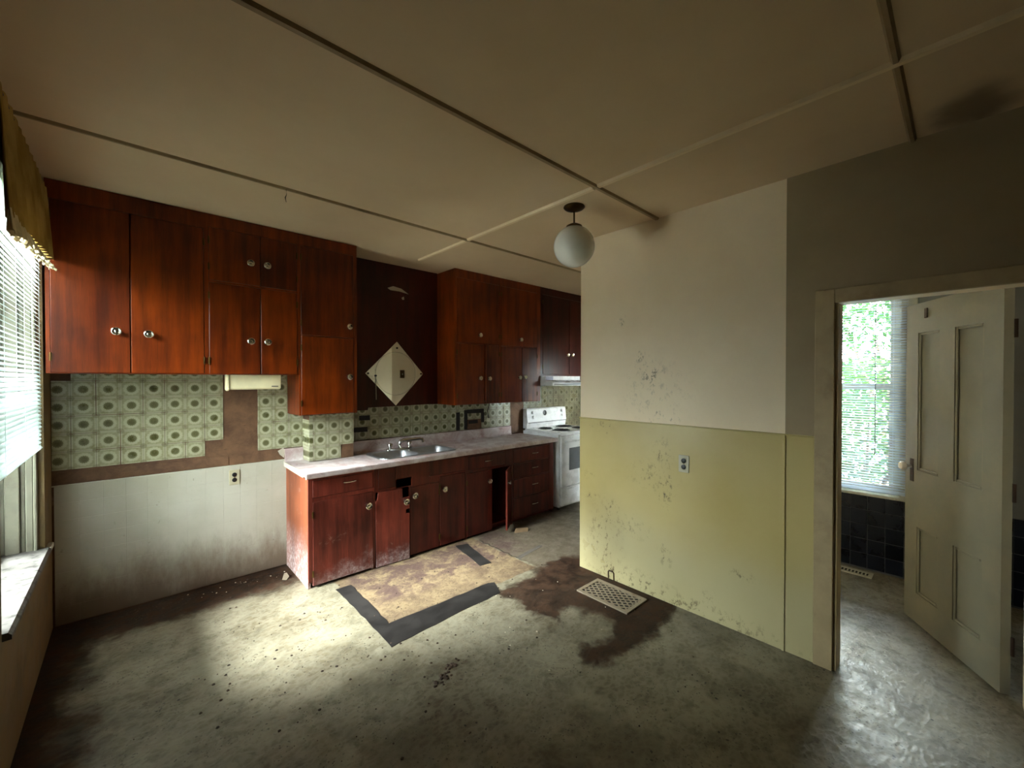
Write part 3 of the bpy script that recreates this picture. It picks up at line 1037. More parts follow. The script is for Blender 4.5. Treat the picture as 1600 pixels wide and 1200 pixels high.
b3 = cabinet('base_cabinet', 'base cabinet with one door hanging open beside the drawers', 2.392, 2.998, F_, 0.0, ZC, [
    D(2.400, 2.722, 0.018, 0.64, knob=(2.677, 0.527), hinge='l', kr=0.025), dict(x0=2.722, x1=2.985, z0=0.03, z1=0.64, kind='door', hinge='r', knob=(2.76, 0.51), ajar=38, kr=0.023),
    D(2.415, 2.90, 0.668, 0.80, kind='drawer', pull=(2.66, 0.735), hinge='l')], 'cab_mid', toe=0.05, top=False)
b4 = cabinet('base_cabinet', 'four-drawer base cabinet next to the white range', 2.998, 3.66, F_, 0.0, ZC, [
    D(3.02, 3.585, 0.655, 0.80, kind='drawer', pull=(3.33, 0.735), hinge='l'), D(3.02, 3.585, 0.485, 0.645, kind='drawer', pull=(3.33, 0.575), hinge='l'),
    D(3.02, 3.585, 0.275, 0.475, kind='drawer', pull=(3.33, 0.39), hinge='l'), D(3.02, 3.585, 0.05, 0.265, kind='drawer', pull=(3.33, 0.17), hinge='l')], 'cab_mid', toe=0.04, top=False)

# ------------------------------------------------------------------ countertop, sink, faucet
SX0, SX1, SY0, SY1 = 1.575, 2.36, 3.315, 3.725
ct = thing('countertop', (2.3, 3.5, 0.83), 'long pink marbled laminate countertop with raised backsplash', 'countertop')
a = 0.03
mb = MB()
for (x0, x1, y0, y1) in ((0.945, SX0 + a, 3.215, YB - .002), (SX1 - a, 3.685, 3.215, YB - .002), (SX0 + a, SX1 - a, 3.215, SY0 + a), (SX0 + a, SX1 - a, SY1 - a, YB - .002)):
    mb.box(x0, x1, y0, y1, 0.832, 0.868)
mb.build('slab', 'counter', ct)
MB().prism([(0.937, 3.212, 0.826), (0.937, 3.232, 0.826), (0.937, 3.232, 0.8685), (0.937, 3.222, 0.8725), (0.937, 3.212, 0.870), (0.937, 3.208, 0.862), (0.937, 3.208, 0.832)], (2.75, 0, 0)).build('front_edge', 'counter', ct, bevel=0.0015)
MB().prism([(0.937, 3.236, 0.838), (0.937, 3.30, 0.838), (0.937, 3.30, 0.826), (0.937, 3.80, 0.832), (0.937, 3.80, 0.871), (0.937, 3.236, 0.871)], (0.010, 0, 0)).build('end_strip', 'chip', ct, bevel=0.001)
for (x0, x1) in ((0.95, CX0 - .006), (CX1 + .001, 3.50)):
    MB().prism([(x0, YB - .006, 0.868), (x0, YB - .006, 0.975), (x0, YB - .024, 0.975), (x0, YB - .028, 0.968), (x0, YB - .030, 0.885), (x0, YB - .045, 0.869)], (x1 - x0, 0, 0)).build('backsplash', 'counter', ct)
MB().prism([(0.90, YB - .012, 0.962), (0.94, YB - .012, 0.985), (0.952, YB - .012, 0.965), (0.945, YB - .012, 0.90), (0.915, YB - .012, 0.93)], (0, 0.006, 0)).build('torn_laminate', 'chip', ct)
MB().box(1.41 - .055, 1.41 + .05, CY - 0.002, CY, 0.873, 0.93).build('board_patch', 'board', ch)

sk = thing('kitchen_sink', (1.97, 3.5, 0.87), 'double-bowl stainless steel sink set in the pink countertop', 'sink')


def rrect(x0, x1, y0, y1, r, z, n=6):
    pts = []
    for (cx, cy, a0) in ((x1 - r, y1 - r, 0), (x0 + r, y1 - r, 90), (x0 + r, y0 + r, 180), (x1 - r, y0 + r, 270)):
        for i in range(n + 1):
            an = R(a0 + 90 * i / n)
            pts.append(Vector((cx + r * math.cos(an), cy + r * math.sin(an), z)))
    return pts


def bowl(x0, x1, y0, y1):
    rs = [rrect(x0, x1, y0, y1, 0.075, 0.8755), rrect(x0 + .006, x1 - .006, y0 + .006, y1 - .006, 0.07, 0.868), rrect(x0 + .02, x1 - .02, y0 + .02, y1 - .02, 0.06, 0.76),
          rrect(x0 + .05, x1 - .05, y0 + .05, y1 - .05, 0.05, 0.735)]
    n = len(rs[0])
    mb = MB()
    V = [p for r_ in rs for p in r_]
    Fc = [(j * n + i, j * n + (i + 1) % n, (j + 1) * n + (i + 1) % n, (j + 1) * n + i) for j in range(3) for i in range(n)]
    Fc.append(tuple(3 * n + i for i in range(n)))
    mb.add(V, Fc)
    o = mb.build('bowl', 'steel', sk, smooth=True)
    cx, cy = (x0 + x1) / 2, (y0 + y1) / 2
    MB().lathe([(0.042, 0.7352), (0.042, 0.738), (0.03, 0.737), (0.012, 0.7365), (0, 0.7365)], (cx, cy, 0), seg=18).build('drain', 'chrome', o, smooth=True)


XM = 1.965
bowl(SX0 + .025, XM - .012, SY0 + .02, SY1 - .06)
bowl(XM + .012, SX1 - .025, SY0 + .02, SY1 - .06)
# rim plate with two openings
bm = bmesh.new()
outer = [bm.verts.new(p) for p in rrect(SX0, SX1, SY0, SY1, 0.09, 0.8745)]
holes = [[bm.verts.new(p) for p in rrect(x0, x1, SY0 + .02, SY1 - .06, 0.075, 0.8755)] for x0, x1 in ((SX0 + .025, XM - .012), (XM + .012, SX1 - .025))]
es = []
for lp in [outer] + holes:
    for i in range(len(lp)):
        es.append(bm.edges.new((lp[i], lp[(i + 1) % len(lp)])))
bmesh.ops.triangle_fill(bm, use_beauty=True, edges=es)
# drop any fill inside the bowls
for f in list(bm.faces):
    c = f.calc_center_median()
    for (x0, x1) in ((SX0 + .025, XM - .012), (XM + .012, SX1 - .025)):
        if all(any(v is h for h in holes[0]) for v in f.verts) or all(any(v is h for h in holes[1]) for v in f.verts):
            if x0 + .01 < c.x < x1 - .01 and SY0 + .03 < c.y < SY1 - .07:
                bm.faces.remove(f)
                break
lower = bmesh.ops.extrude_edge_only(bm, edges=[e for e in bm.edges if e.verts[0] in outer and e.verts[1] in outer and e.is_boundary])
for v in [g for g in lower['geom'] if isinstance(g, bmesh.types.BMVert)]:
    v.co.z = 0.8685
    v.co.x += 0.004 * (1 if v.co.x > XM else -1)
bmesh.ops.recalc_face_normals(bm, faces=bm.faces)
me = bpy.data.meshes.new('rim')
off = Vector(sk['_o'])
for v in bm.verts:
    v.co -= off
bm.to_mesh(me)
bm.free()
me.materials.append(M['steel'])
rim = bpy.data.objects.new('rim', me)
COL.objects.link(rim)
rim.parent = sk

fc = thing('faucet', (1.925, 3.695, 0.876), 'chrome two-handle faucet with swivelled spout behind the sink', 'faucet')
MB().prism([p for p in rrect(1.79, 2.06, 3.672, 3.718, 0.02, 0.8756)], (0, 0, 0.016)).build('deck_plate', 'chrome', fc, bevel=0.003)
for x in (1.825, 2.03):
    MB().lathe([(0.02, 0.891), (0.02, 0.896), (0.012, 0.900), (0.012, 0.91), (0.023, 0.914), (0.025, 0.935), (0.02, 0.944), (0, 0.946)], (x, 3.695, 0), seg=14).build('handle', 'chrome', fc, smooth=True)
sp = MB()
sp.tube([(1.925, 3.695, 0.89), (1.925, 3.695, 0.935), (1.93, 3.692, 0.952), (1.96, 3.68, 0.963), (2.03, 3.65, 0.968), (2.10, 3.62, 0.972), (2.125, 3.61, 0.964), (2.13, 3.607, 0.935)],
        [0.018, 0.018, 0.018, 0.017, 0.016, 0.015, 0.014, 0.012], 12)
sp.build('spout', 'chrome', fc, smooth=True)

# ------------------------------------------------------------------ range
st = thing('range', (4.09, 3.49, 0), 'white electric coil range at the end of the counter', 'stove')
RX0, RX1, RY, RYB = 3.712, 4.472, 3.185, 3.82
MB().box(RX0, RX1, RY + .03, RYB, 0.04, 0.905).build('body', 'white_enamel', st, bevel=0.004)
for x in (RX0 + .05, RX1 - .05):
    for y in (RY + .08, RYB - .06):
        MB().lathe([(0.018, 0), (0.018, 0.008), (0.008, 0.012), (0.008, 0.045)], (x, y, 0), seg=10).build('foot', 'black', st)
MB().box(RX0 - .002, RX1 + .002, RY, RYB - .04, 0.905, 0.930).build('cooktop', 'white_enamel', st, bevel=0.006, bseg=2)
od = MB().box(RX0 + .012, RX1 - .012, RY - .004, RY + .03, 0.285, 0.885).build('oven_door', 'white_enamel', st, bevel=0.006)
MB().box(RX0 + .15, RX1 - .15, RY - .0065, RY - .003, 0.47, 0.735).build('door_window', 'grey_glass', od, bevel=0.001)
MB().tube([(RX0 + .08, RY - .002, 0.82), (RX0 + .08, RY - .038, 0.822), (RX0 + .11, RY - .042, 0.822), (RX1 - .11, RY - .042, 0.822), (RX1 - .08, RY - .038, 0.822), (RX1 - .08, RY - .002, 0.82)], 0.010, 10).build('handle', 'white_enamel', od, smooth=True)
sd = MB().box(RX0 + .012, RX1 - .012, RY - .002, RY + .03, 0.06, 0.272).build('storage_drawer', 'white_enamel', st, bevel=0.006)
MB().box(RX0 + .12, RX1 - .12, RY - .012, RY, 0.245, 0.262).build('drawer_lip', 'white_enamel', sd, bevel=0.004)
bgd = MB().prism([(RX0, 3.755, 0.928), (RX0, 3.745, 0.995), (RX0, 3.735, 1.005), (RX0, 3.752, 1.165), (RX0, 3.765, 1.18), (RX0, RYB, 1.18), (RX0, RYB, 0.928)], (RX1 - RX0, 0, 0)).build('backguard', 'white_enamel', st, bevel=0.004)
MB().box(RX0 + .02, RX1 - .01, 3.7345, 3.742, 0.994, 1.001).build('vent_slot', 'black', bgd)
ax_ = Vector((0, -1, 0.11)).normalized()
for (x, z) in ((RX0 + .095, 1.125), (RX0 + .105, 1.068), (RX1 - .095, 1.13), (RX1 - .085, 1.073)):
    MB().lathe([(0.024, -.002), (0.024, 0.004), (0.019, 0.008), (0.017, 0.024), (0, 0.026)], (x, 3.742, z), ax_, 16).build('knob', 'white_enamel', bgd, smooth=True)
MB().lathe([(0.034, -.004), (0.034, 0.004), (0.03, 0.006), (0, 0.006)], (RX0 + .33, 3.747, 1.115), ax_, 20).build('clock', 'black', bgd, smooth=True)
for (x, y, r) in ((3.90, 3.60, .075), (3.92, 3.36, .095), (4.27, 3.61, .095), (4.27, 3.36, .075)):
    pan = MB().lathe([(r + .018, 0.9300), (r + .018, 0.9325), (r + .008, 0.933), (r, 0.931), (0, 0.9305)], (x, y, 0), seg=24).build('drip_pan', 'coil', st, smooth=True)
    path = [(x + (0.018 + (r - .018) * i / 60) * math.cos(i * .42), y + (0.018 + (r - .018) * i / 60) * math.sin(i * .42), 0.938) for i in range(61)]
    MB().tube(path, 0.0042, 6).build('coil', 'coil', pan, smooth=True)

hd = thing('range_hood', (4.09, 3.58, 1.48), 'white range hood under the short cabinet above the range', 'range hood')
MB().prism([(RX0, 3.315, 1.478), (RX0, 3.315, 1.515), (RX0, 3.43, 1.545), (RX0, 3.497, 1.546), (RX0, 3.4975, 1.598), (RX0, YB - .006, 1.598), (RX0, YB - .006, 1.478)], (0.757, 0, 0)).build('canopy', 'white_enamel', hd, bevel=0.003)
MB().box(RX0 + .03, RX1 - .10, 3.3125, 3.316, 1.486, 1.506).build('vent_strip', 'hoodgrey', hd)
MB().box(RX1 - .09, RX1 - .02, 3.309, 3.316, 1.488, 1.504).build('switch_panel', 'black', hd, bevel=0.001)
bx1 = thing('carton', (3.80, 3.43, 1.545), 'small white and grey carton lying on the range hood', 'box')
MB().box(3.725, 3.86, 3.436, 3.494, 1.5465, 1.591).build('carton_body', 'carton_g', bx1, bevel=0.001)
MB().box(3.722, 3.725, 3.436, 3.494, 1.5465, 1.591).build('carton_end', 'carton_w', bx1)

# ------------------------------------------------------------------ under-cabinet light, outlets, switch
lt = thing('strip_light', (0.69, 3.6, 1.588), 'cream under-cabinet strip light below the four-door cabinet', 'light fixture')
MB().prism([(0.530, 3.64, 1.588), (0.530, 3.64, 1.483), (0.530, 3.605, 1.477), (0.530, 3.580, 1.486), (0.530, 3.572, 1.588)], (0.335, 0, 0)).build('diffuser', 'cream', lt, bevel=0.004)
MB().prism([(0.512, 3.645, 1.588), (0.512, 3.645, 1.478), (0.512, 3.60, 1.470), (0.512, 3.573, 1.48), (0.512, 3.566, 1.588)], (0.018, 0, 0)).build('end_cap', 'cream', lt, bevel=0.003)
MB().box(0.800, 0.845, 3.5735, 3.576, 1.498, 1.504).build('name_badge', 'black', lt)


def outlet(c, ax, label):
    o = thing('wall_outlet', c, label, 'outlet')
    x, y, z = c
    if ax == 'y':
        MB().box(x - .036, x + .036, y - .006, y, z - .058, z + .058).build('cover_plate', 'ivory', o, bevel=0.003)
        n, f = (0, -1, 0), 0.006
        cs_ = [(x, y - .006, z + .0205), (x, y - .006, z - .0205)]
        sc_ = (x, y - .006, z)
    else:
        MB().box(x - .006, x, y - .036, y + .036, z - .058, z + .058).build('cover_plate', 'ivory', o, bevel=0.003)
        n = (-1, 0, 0)
        cs_ = [(x - .006, y, z + .0205), (x - .006, y, z - .0205)]
        sc_ = (x - .006, y, z)
    for p in cs_:
        MB().lathe([(0.0165, -.001), (0.0165, 0.002), (0.015, 0.003), (0, 0.003)], p, n, 20).build('socket', 'black', o, smooth=True)
    MB().lathe([(0.003, -.0005), (0.003, 0.0012), (0, 0.0015)], sc_, n, 8).build('screw', 'brass', o)


outlet((0.597, YB - 0.006, 0.793), 'y', 'ivory double outlet with black sockets on the tileboard')
outlet((XP - 0.006, 1.268, 0.985), 'x', 'ivory double outlet with black sockets on the yellow wainscot')
sw = thing('light_switch', (2.91, 2.143, 1.63), 'light switch round the partition corner, seen in the mirror', 'switch')
MB().box(2.875, 2.945, 2.143, 2.149, 1.575, 1.69).build('cover_plate', 'brass', sw, bevel=0.002)
MB().box(2.904, 2.916, 2.149, 2.158, 1.622, 1.642).build('toggle', 'ivory', sw, bevel=0.002)

# ------------------------------------------------------------------ mirror
MY = YB - 0.008
mi = thing('diamond_mirror', (1.955, MY, 1.61), 'frameless diamond-shaped mirror on the dark red panel', 'mirror')
corners = [(1.966, 1.931), (1.640, 1.612), (1.952, 1.293), (2.262, 1.612)]
MB().prism([(x, MY - 0.002, z) for x, z in corners], (0, -0.005, 0)).build('mirror_plate', 'mirror', mi, bevel=0.0008)
seg = 64
mbr = MB()
ri, ro = 0.212, 0.215
V, Fc = [], []
for i in range(seg):
    an = 2 * math.pi * i / seg
    for r_, y in ((ri, MY - .0071), (ro, MY - .0071), (ro, MY - .0078), (ri, MY - .0078)):
        V.append((1.955 + r_ * math.cos(an), y, 1.612 + r_ * math.sin(an)))
for i in range(seg):
    k = (i + 1) % seg
    for q in range(4):
        w = (q + 1) % 4
        Fc.append((i * 4 + q, i * 4 + w, k * 4 + w, k * 4 + q))
mbr.add(V, Fc).build('etched_ring', 'regmetal', mi)
for (x, z) in ((1.668, 1.612), (2.236, 1.612), (1.966, 1.867)):
    MB().lathe([(0.009, 0), (0.009, 0.006), (0.005, 0.008), (0, 0.008)], (x, MY - .007, z), (0, -1, 0), 12).build('clip', 'rust', mi)
pc = thing('pull_cord', (1.745, MY, 1.59), 'thin pale cord hanging from a black knob on the mirror', 'cord')
MB().lathe([(0.008, 0), (0.010, 0.008), (0.006, 0.014), (0, 0.015)], (1.742, MY - .0075, 1.59), (0, -1, 0), 12).build('knob', 'black', pc, smooth=True)
MB().tube([(1.742, MY - .014, 1.586), (1.743, MY - .014, 1.48), (1.745, MY - .014, 1.36)], 0.003, 6).build('cord', 'ivory', pc)

# ------------------------------------------------------------------ black adhesive outlines and wire on the tiles
def strip(label, rects, name='adhesive_strip'):
    x = rects[0]
    o = thing(name, ((x[0] + x[1]) / 2, YB, x[2]), label, 'adhesive', 'black adhesive marks on the backsplash')
    for (a_, b_, c_, d_) in rects:
        MB().prism([(a_, YB - .004, c_), (b_, YB - .004, c_ + random.uniform(-.004, .004)), (b_ + random.uniform(-.004, .004), YB - .004, d_), (a_, YB - .004, d_ + random.uniform(-.004, .004))], (0, -0.003, 0)).build('strip', 'adhesive', o)


strip('single upright black adhesive strip on the tiles below the mirror cabinet', [(2.685, 2.735, 0.985, 1.185)])
strip('black adhesive outline of a missing tile like a letter', [(2.795, 2.84, 0.985, 1.205), (2.84, 3.08, 1.165, 1.21), (3.04, 3.085, 1.05, 1.165), (2.86, 2.99, 1.045, 1.085)])
strip('upper short black strip beside the tiled column', [(1.585, 1.69, 1.168, 1.212)])
strip('lower short black strip beside the tiled column', [(1.535, 1.665, 1.06, 1.104)])
wr_ = thing('loose_wire', (3.15, YB - .01, 1.24), 'loose brown wire hanging below the mirror cabinet to a plug', 'wire')
MB().tube([(3.165, YB - .012, 1.30), (3.15, YB - .02, 1.24), (3.125, YB - .018, 1.18), (3.14, YB - .015, 1.13), (3.146, YB - .014, 1.095)], 0.005, 7).build('wire', 'cord', wr_, smooth=True)
MB().box(3.125, 3.165, YB - .024, YB - .005, 1.05, 1.095).build('plug', 'ivory', wr_, bevel=0.004)

# ------------------------------------------------------------------ ceiling globe lamp
LX, LY = 2.163, 1.743
lm = thing('globe_lamp', (LX, LY, H), 'white glass globe lamp hanging from tarnished ceiling rose', 'lamp')
MB().lathe([(0.068, H), (0.070, H - .006), (0.060, H - .016), (0.035, H - .026), (0.012, H - .032), (0, H - .033)], (LX, LY, 0), seg=28).build('ceiling_rose', 'brass', lm, smooth=True)
MB().tube([(LX, LY, H - .03), (LX, LY, 2.565)], 0.0055, 8).build('stem', 'brass', lm, smooth=True)
MB().lathe([(0.012, 2.578), (0.03, 2.574), (0.052, 2.562), (0.056, 2.548), (0.05, 2.546), (0, 2.552)], (LX, LY, 0), seg=24).build('fitter', 'brass', lm, smooth=True)
pr = [(0.048, 2.552)]
for i in range(1, 25):
    an = R(22 + (180 - 22) * i / 24)
    pr.append((0.134 * math.sin(an), 2.428 + 0.134 * math.cos(an)))
MB().lathe(pr, (LX, LY, 0), seg=40).build('globe', 'opal', lm, smooth=True)

# ------------------------------------------------------------------ floor registers
rg = thing('floor_register', (2.53, 1.70, 0), 'worn lattice floor register beside the yellow wainscot', 'vent')
gx0, gx1, gy0, gy1 = 2.405, 2.665, 1.49, 1.91
MB().box(gx0 + .02, gx1 - .02, gy0 + .02, gy1 - .02, 0.0005, 0.0015).build('duct_opening', 'hole', rg)
fr = MB()
for (x0, x1, y0, y1) in ((gx0, gx0 + .026, gy0, gy1), (gx1 - .026, gx1, gy0, gy1), (gx0 + .026, gx1 - .026, gy0, gy0 + .026), (gx0 + .026, gx1 - .026, gy1 - .026, gy1)):
    fr.box(x0, x1, y0, y1, 0, 0.010)
fr.build('frame', 'regmetal', rg)


def lattice(x0, x1, y0, y1, slope, sp_, w, z0, z1):
    n = 0
    L = (y1 - y0)
    c = x0 - L * abs(slope)
    while c < x1 + L * abs(slope):
        # line x = c + slope*(y-y0), clipped
        ts = []
        for y in (y0, y1):
            ts.append((c + slope * (y - y0), y))
        (xa, ya), (xb, yb) = ts
        def cl(p, q):
            (x, y), (u, v) = p, q
            if x < x0:
                t_ = (x0 - x) / (u - x) if u != x else 2
            elif x > x1:
                t_ = (x1 - x) / (u - x) if u != x else 2
            else:
                t_ = 0
            return (x + (u - x) * t_, y + (v - y) * t_), t_
        (p, t1), (q, t2) = cl((xa, ya), (xb, yb)), cl((xb, yb), (xa, ya))
        if 0 <= t1 < 1 and 0 <= t2 < 1 and t1 + t2 < 0.97:
            d = Vector((q[0] - p[0], q[1] - p[1], 0)).normalized()
            s_ = Vector((-d.y, d.x, 0)) * w / 2
            P0, P1 = Vector((p[0], p[1], z0)), Vector((q[0], q[1], z0))
            MB().prism([P0 + s_, P1 + s_, P1 - s_, P0 - s_], (0, 0, z1 - z0)).build('lattice_bar', 'regmetal', rg)
        c += sp_
        n += 1


lattice(gx0 + .024, gx1 - .024, gy0 + .024, gy1 - .024, 0.75, 0.042, 0.009, 0.003, 0.0075)
lattice(gx0 + .024, gx1 - .024, gy0 + .024, gy1 - .024, -0.75, 0.042, 0.009, 0.0035, 0.008)
r2 = thing('floor_register', (4.295, 0.62, 0), 'long slotted floor register at the foot of navy tiles', 'vent')
MB().box(4.25, 4.335, 0.485, 0.86, 0.0005, 0.002).build('duct_opening', 'hole', r2)
f2 = MB()
for (x0, x1, y0, y1) in ((4.235, 4.262, 0.47, 0.875), (4.322, 4.35, 0.47, 0.875), (4.262, 4.322, 0.47, 0.495), (4.262, 4.322, 0.85, 0.875)):
    f2.box(x0, x1, y0, y1, 0, 0.008)
f2.build('frame', 'ltrim', r2)
src = MB().box(-0.03, 0.03, -0.004, 0.004, 0, 0.006).build('louvre', 'ltrim')
copies(src, [(4.292 - 4.295, 0.512 + 0.0225 * i - 0.62, 0.001) for i in range(15)], r2)

# wall clip in the hole at the foot of the wainscot
MB_h = MB().tube([(XP - .008, 1.865, 0.0), (XP - .010, 1.865, 0.055), (XP - .012, 1.855, 0.066), (XP - .012, 1.825, 0.066), (XP - .010, 1.815, 0.055), (XP - .008, 1.815, 0.0)], 0.005, 6)
tag(MB_h.build('wire_staple', 'rust'), 'rusty wire staple at the foot of the wainscot by the register', 'staple')

# ------------------------------------------------------------------ dark strips left on the floor
def ragged(pts, label, name='floor_strip', mat='adhesive', th=0.0025, z=0.0):
    out = []
    for i in range(len(pts)):
        a_, b_ = Vector(pts[i]), Vector(pts[(i + 1) % len(pts)])
        n = max(1, int((b_ - a_).length / 0.06))
        for k in range(n):
            p = a_ + (b_ - a_) * k / n
            j = 0.005
            out.append((p.x + random.uniform(-j, j), p.y + random.uniform(-j, j), z))
    o = MB().prism(out, (0, 0, th)).build(name, mat)
    return tag(o, label, 'floor strip', 'bare dark strips in the floor')


M['tar'] = plain('black_tar_strip', (9, 9, 13), 0.8, 0, 0.4, dirt=(38, 35, 34), damt=0.45, dscale=12, spec=0.1)
M['greystrip'] = plain('grey_seam_strip', (84, 78, 70), 0.7, 0, 0.2)
ragged([(1.115, 3.125), (1.225, 3.12), (1.205, 2.46), (2.0, 2.44), (2.04, 2.42), (1.975, 2.265), (1.60, 2.262), (1.112, 2.235)], 'large L-shaped black tar strip on the floor before the sink cabinet')
ragged([(2.225, 3.20), (2.335, 3.16), (2.245, 2.69), (2.14, 2.715)], 'short black tar strip running out from the base cabinet')
ragged([(2.465, 2.625), (2.48, 2.585), (2.83, 2.645), (2.81, 2.68)], 'thin grey seam strip on the floor near the partition corner', mat='greystrip', th=0.0015)

# ------------------------------------------------------------------ debris
dbm = MB()
random.seed(11)


def crumb(mb, x, y, s_):
    pts = []
    n = 5
    a0 = random.random() * 6
    for lev, k in ((0.0, 1.0), (0.5 * s_, 0.7)):
        pts.append([Vector((x + s_ * k * (0.7 + .5 * random.random()) * math.cos(a0 + 2 * math.pi * i / n), y + s_ * k * (0.7 + .5 * random.random()) * math.sin(a0 + 2 * math.pi * i / n), lev)) for i in range(n)])
    mb.ring(pts)


for i in range(420):
    if i % 3 == 0:
        x, y = random.gauss(1.0, 0.5), random.gauss(2.5, 0.5)
    elif i % 3 == 1:
        x, y = random.uniform(-0.2, 0.95), random.gauss(3.72, 0.07)
    else:
        x, y = random.uniform(0.3, 2.6), random.uniform(0.9, 3.1)
    if x < -0.3 or x > 2.7 or y > 3.8 or (x > 0.94 and y > 3.2):
        continue
    crumb(dbm, x, y, random.choice((0.003, 0.004, 0.005, 0.008)))
for (cx, cy) in ((1.16, 1.80), (1.25, 1.86), (1.20, 1.83), (1.30, 1.87)):
    for k in range(9):
        crumb(dbm, cx + random.gauss(0, .022), cy + random.gauss(0, .012), random.uniform(.006, .013))
tag(dbm.build('floor_debris', 'debris'), 'dark crumbs and dirt scattered over the linoleum', 'debris', kind='stuff')
chp = MB()
for i in range(34):
    x, y = (random.uniform(0.3, 0.95), random.gauss(3.70, 0.06)) if i % 2 else (random.uniform(1.6, 2.6), random.uniform(1.4, 2.3))
    if y < 3.8:
        crumb(chp, x, y, random.choice((0.003, 0.004, 0.006)))
tag(chp.build('paint_flakes', 'chip'), 'pale paint flakes lying on the brown floor stains', 'debris', kind='stuff')
fk = MB().prism([(0.86, 3.56, 0.001), (0.885, 3.61, 0.022), (0.90, 3.60, 0.026), (0.905, 3.55, 0.012), (0.885, 3.535, 0.001)], (0.004, 0.004, 0.004)).build('curled_flake', 'regmetal')
tag(fk, 'curled pale flake on the brown floor at the cabinet end', 'debris')
cw = MB().tube([(0.692, 2.728, H - .01), (0.695, 2.728, H - .04), (0.688, 2.73, H - .06), (0.693, 2.73, H - .085)], [0.0015, 0.0012, 0.003, 0.0016], 6).build('cobweb_strand', 'cobweb')
tag(cw, 'short dusty cobweb strand hanging from a ceiling batten', 'cobweb')
# splinter of wood on the floor below the open door
spl = MB().prism([(2.86, 3.06, 0.0), (2.99, 3.00, 0.0), (3.01, 3.02, 0.02), (2.90, 3.08, 0.025)], (0.004, 0.012, 0.006)).build('wood_splinter', 'pale_wood')
tag(spl, 'pale broken board lying on the floor below the open door', 'board')

# ------------------------------------------------------------------ bathroom door
hx, hy = 3.131, -0.134
lx, ly = 3.742, 0.243
ang = math.atan2(ly - hy, lx - hx)
DW, DH, DT = 0.735, 2.03, 0.040
dr = thing('door_1', (hx, hy, 0), 'old white panelled door standing open into the bathroom', 'door', kind='structure')
# local frame: u along the door from hinge to latch, v = visible side (+), z up
rails = [(0.0, 0.105), (0.30, 0.425), (0.625, DW)]      # stiles / mullion in u
u0, u1, u2, u3 = 0.115, 0.315, 0.43, 0.62
zz = [0.012, 0.20, 0.62, 0.98, 1.845, DH]


def dbox(a0, a1, b0, b1, z0, z1):
    return MB().box(hx + a0, hx + a1, hy + b0, hy + b1, z0, z1)


fr = MB()
for (a0, a1, z0, z1) in ((0, u0, zz[0], DH), (u3, DW, zz[0], DH), (u1, u2, zz[1], zz[2]), (u1, u2, zz[3], zz[4]),
                         (u0, u3, zz[0], zz[1]), (u0, u3, zz[2], zz[3]), (u0, u3, zz[4], DH)):
    q = dbox(a0, a1, -DT, 0, z0, z1)
    fr.add(q.v, q.f)
fr.build('frame', 'door', dr)
for (a0, a1) in ((u0, u1), (u2, u3)):
    for (z0, z1) in ((zz[1], zz[2]), (zz[3], zz[4])):
        pn_ = dbox(a0, a1, -DT + .012, -0.012, z0, z1).build('panel', 'door', dr)
        mo = MB()
        w = 0.016
        for (c0, c1, d0, d1) in ((a0, a0 + w, z0, z1), (a1 - w, a1, z0, z1), (a0 + w, a1 - w, z0, z0 + w), (a0 + w, a1 - w, z1 - w, z1)):
            q = dbox(c0, c1, -0.012, -0.003, d0, d1)
            mo.add(q.v, q.f)
        mo.build('moulding', 'door', pn_, bevel=0.003)
lk = dbox(DW - .085, DW - .050, 0, 0.003, 0.90, 1.045).build('lock_plate', 'rust', dr, bevel=0.001)
MB().lathe([(0.009, 0), (0.009, 0.02), (0.014, 0.026), (0.027, 0.034), (0.029, 0.046), (0.022, 0.058), (0, 0.063)], (hx + DW - .062, hy + .003, 0.995), (0, 1, 0), 20).build('knob', 'porcelain', lk, smooth=True)
MB().lathe([(0.005, 0), (0.005, 0.001), (0, 0.001)], (hx + DW - .067, hy + .003, 0.935), (0, 1, 0), 10).build('keyhole', 'black', lk)
dbox(DW - .20, DW - .175, -0.002, 0.006, 1.93, 1.99).build('hook', 'rust', dr, bevel=0.002)
for z in (0.25, 1.0, 1.8):
    MB().tube([(hx - .004, hy - DT - .004, z - .045), (hx - .004, hy - DT - .004, z + .045)], 0.007, 8).build('hinge', 'rust', dr)
dr.rotation_euler = (0, 0, ang)

# ------------------------------------------------------------------ outside: ground, shrubs and trees
tag(MB().box(-30, -0.63, -30, 34, -0.62, -0.5).build('yard', 'yard'), 'unseen yard outside the left window, made pale for bounce light', 'ground', kind='structure')
tag(MB().box(4.58, 40, -30, 2.0, -0.62, -0.5).build('ground', 'yard'), 'ground outside the bathroom window, made pale for bounce light', 'ground', kind='structure')


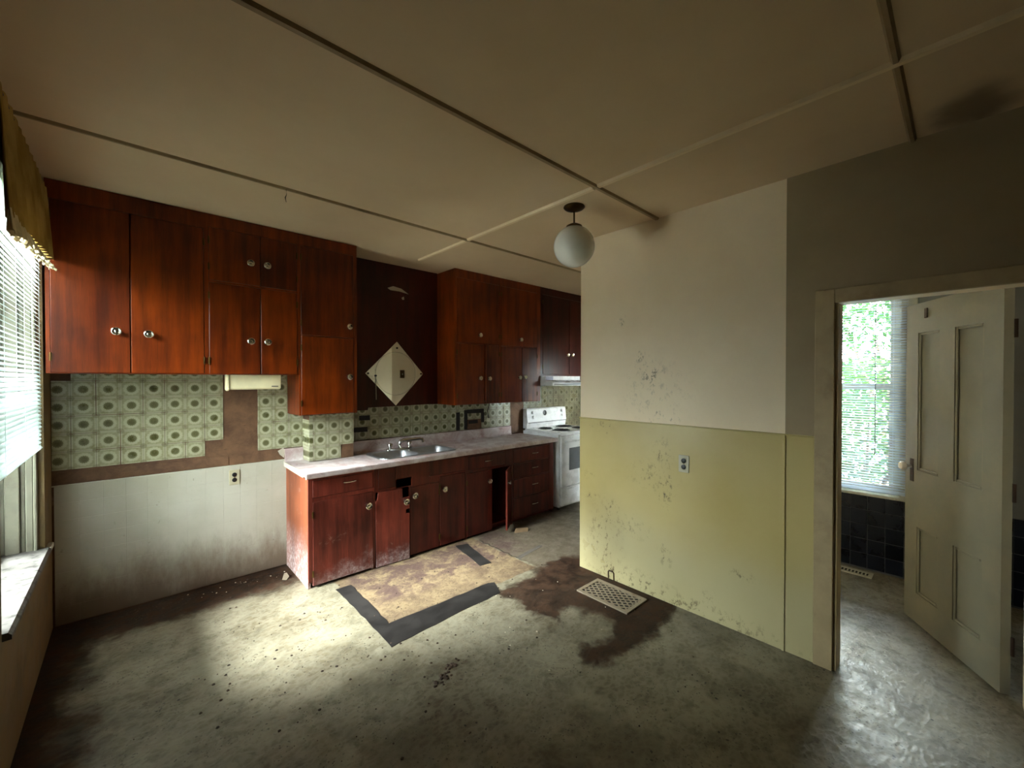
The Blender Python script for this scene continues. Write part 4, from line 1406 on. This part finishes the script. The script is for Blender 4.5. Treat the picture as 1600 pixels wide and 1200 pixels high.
def leaf_cloud(cs, n, size, rnd_):
    mb = MB()
    for i in range(n):
        c, r_ = rnd_.choice(cs)
        while True:
            d = Vector((rnd_.uniform(-1, 1), rnd_.uniform(-1, 1), rnd_.uniform(-1, 1)))
            if d.length <= 1:
                break
        p = Vector(c) + d * r_
        e = Euler((rnd_.uniform(-.9, .9), rnd_.uniform(-.9, .9), rnd_.uniform(0, 6.28)))
        s_ = size * rnd_.uniform(.6, 1.3)
        pts = [(-1, 0, -.1), (-.2, -.42, .05), (1, 0, -.15), (-.2, .42, .05), (0, 0, .12)]
        mb.add([p + e.to_matrix() @ (Vector(q) * s_) for q in pts], [(0, 1, 4), (1, 2, 4), (2, 3, 4), (3, 0, 4)])
    return mb


def tree(name, base, h, clouds, n, size, mat, label, seed):
    rnd_ = random.Random(seed)
    o = thing(name, base, label, 'tree' if 'tree' in name else 'shrub', 'greenery outside the windows')
    b = Vector(base)
    lo = leaf_cloud([(b + Vector(c), r_) for c, r_ in clouds], n, size, rnd_).build('foliage', mat, o)
    lo['kind'] = 'stuff'
    tr = MB()
    for i, (c, r_) in enumerate(clouds):
        t_ = b + Vector(c)
        mid = b + Vector((c[0] * .35, c[1] * .35, h * .5 * (0.6 + .4 * rnd_.random())))
        tr.tube([b, mid, t_], [0.04, 0.025, 0.008], 6)
    tr.build('branches', 'bark', o)
    return o


tree('shrub', (6.1, 0.75, -0.5), 2.0, [((0, 0, 1.1), .55), ((.3, .5, 1.5), .5), ((.1, -.5, 1.4), .45), ((.4, 0, 1.9), .45), ((-.1, .3, 0.9), .5)], 2400, 0.055, 'leaf2', 'pale green leafy shrub low outside the bathroom window', 1)
tree('tree', (7.6, 0.55, -0.5), 4.0, [((0, .3, 2.5), .55), ((.3, -.1, 3.1), .5), ((-.2, .6, 2.9), .35), ((.5, .5, 3.6), .55), ((-.3, .1, 3.3), .3)], 1500, 0.06, 'leaf', 'taller green tree outside the bathroom window', 2)
tree('shrub', (8.8, 1.6, -0.5), 2.2, [((0, 0, 1.2), .8), ((.2, -.9, 1.1), .8), ((.2, .9, 1.2), .8), ((0, -.4, 1.9), .5)], 1800, 0.075, 'leaf', 'dark green shrub farther out beyond the pale one', 3)

hedge = []
for i in range(9):
    hedge += [((random.uniform(-.3, .3), -3.2 + .8 * i, 0.7), .8), ((random.uniform(-.3, .3), -3.2 + .8 * i, 2.1 + random.uniform(-.2, .3)), .8)]
tree('shrub', (-5.0, 3.2, -0.5), 2.2, hedge, 5200, 0.13, 'leaf', 'tall green hedge outside the left window', 4)

for o in bpy.data.objects:
    if '_o' in o:
        del o['_o']
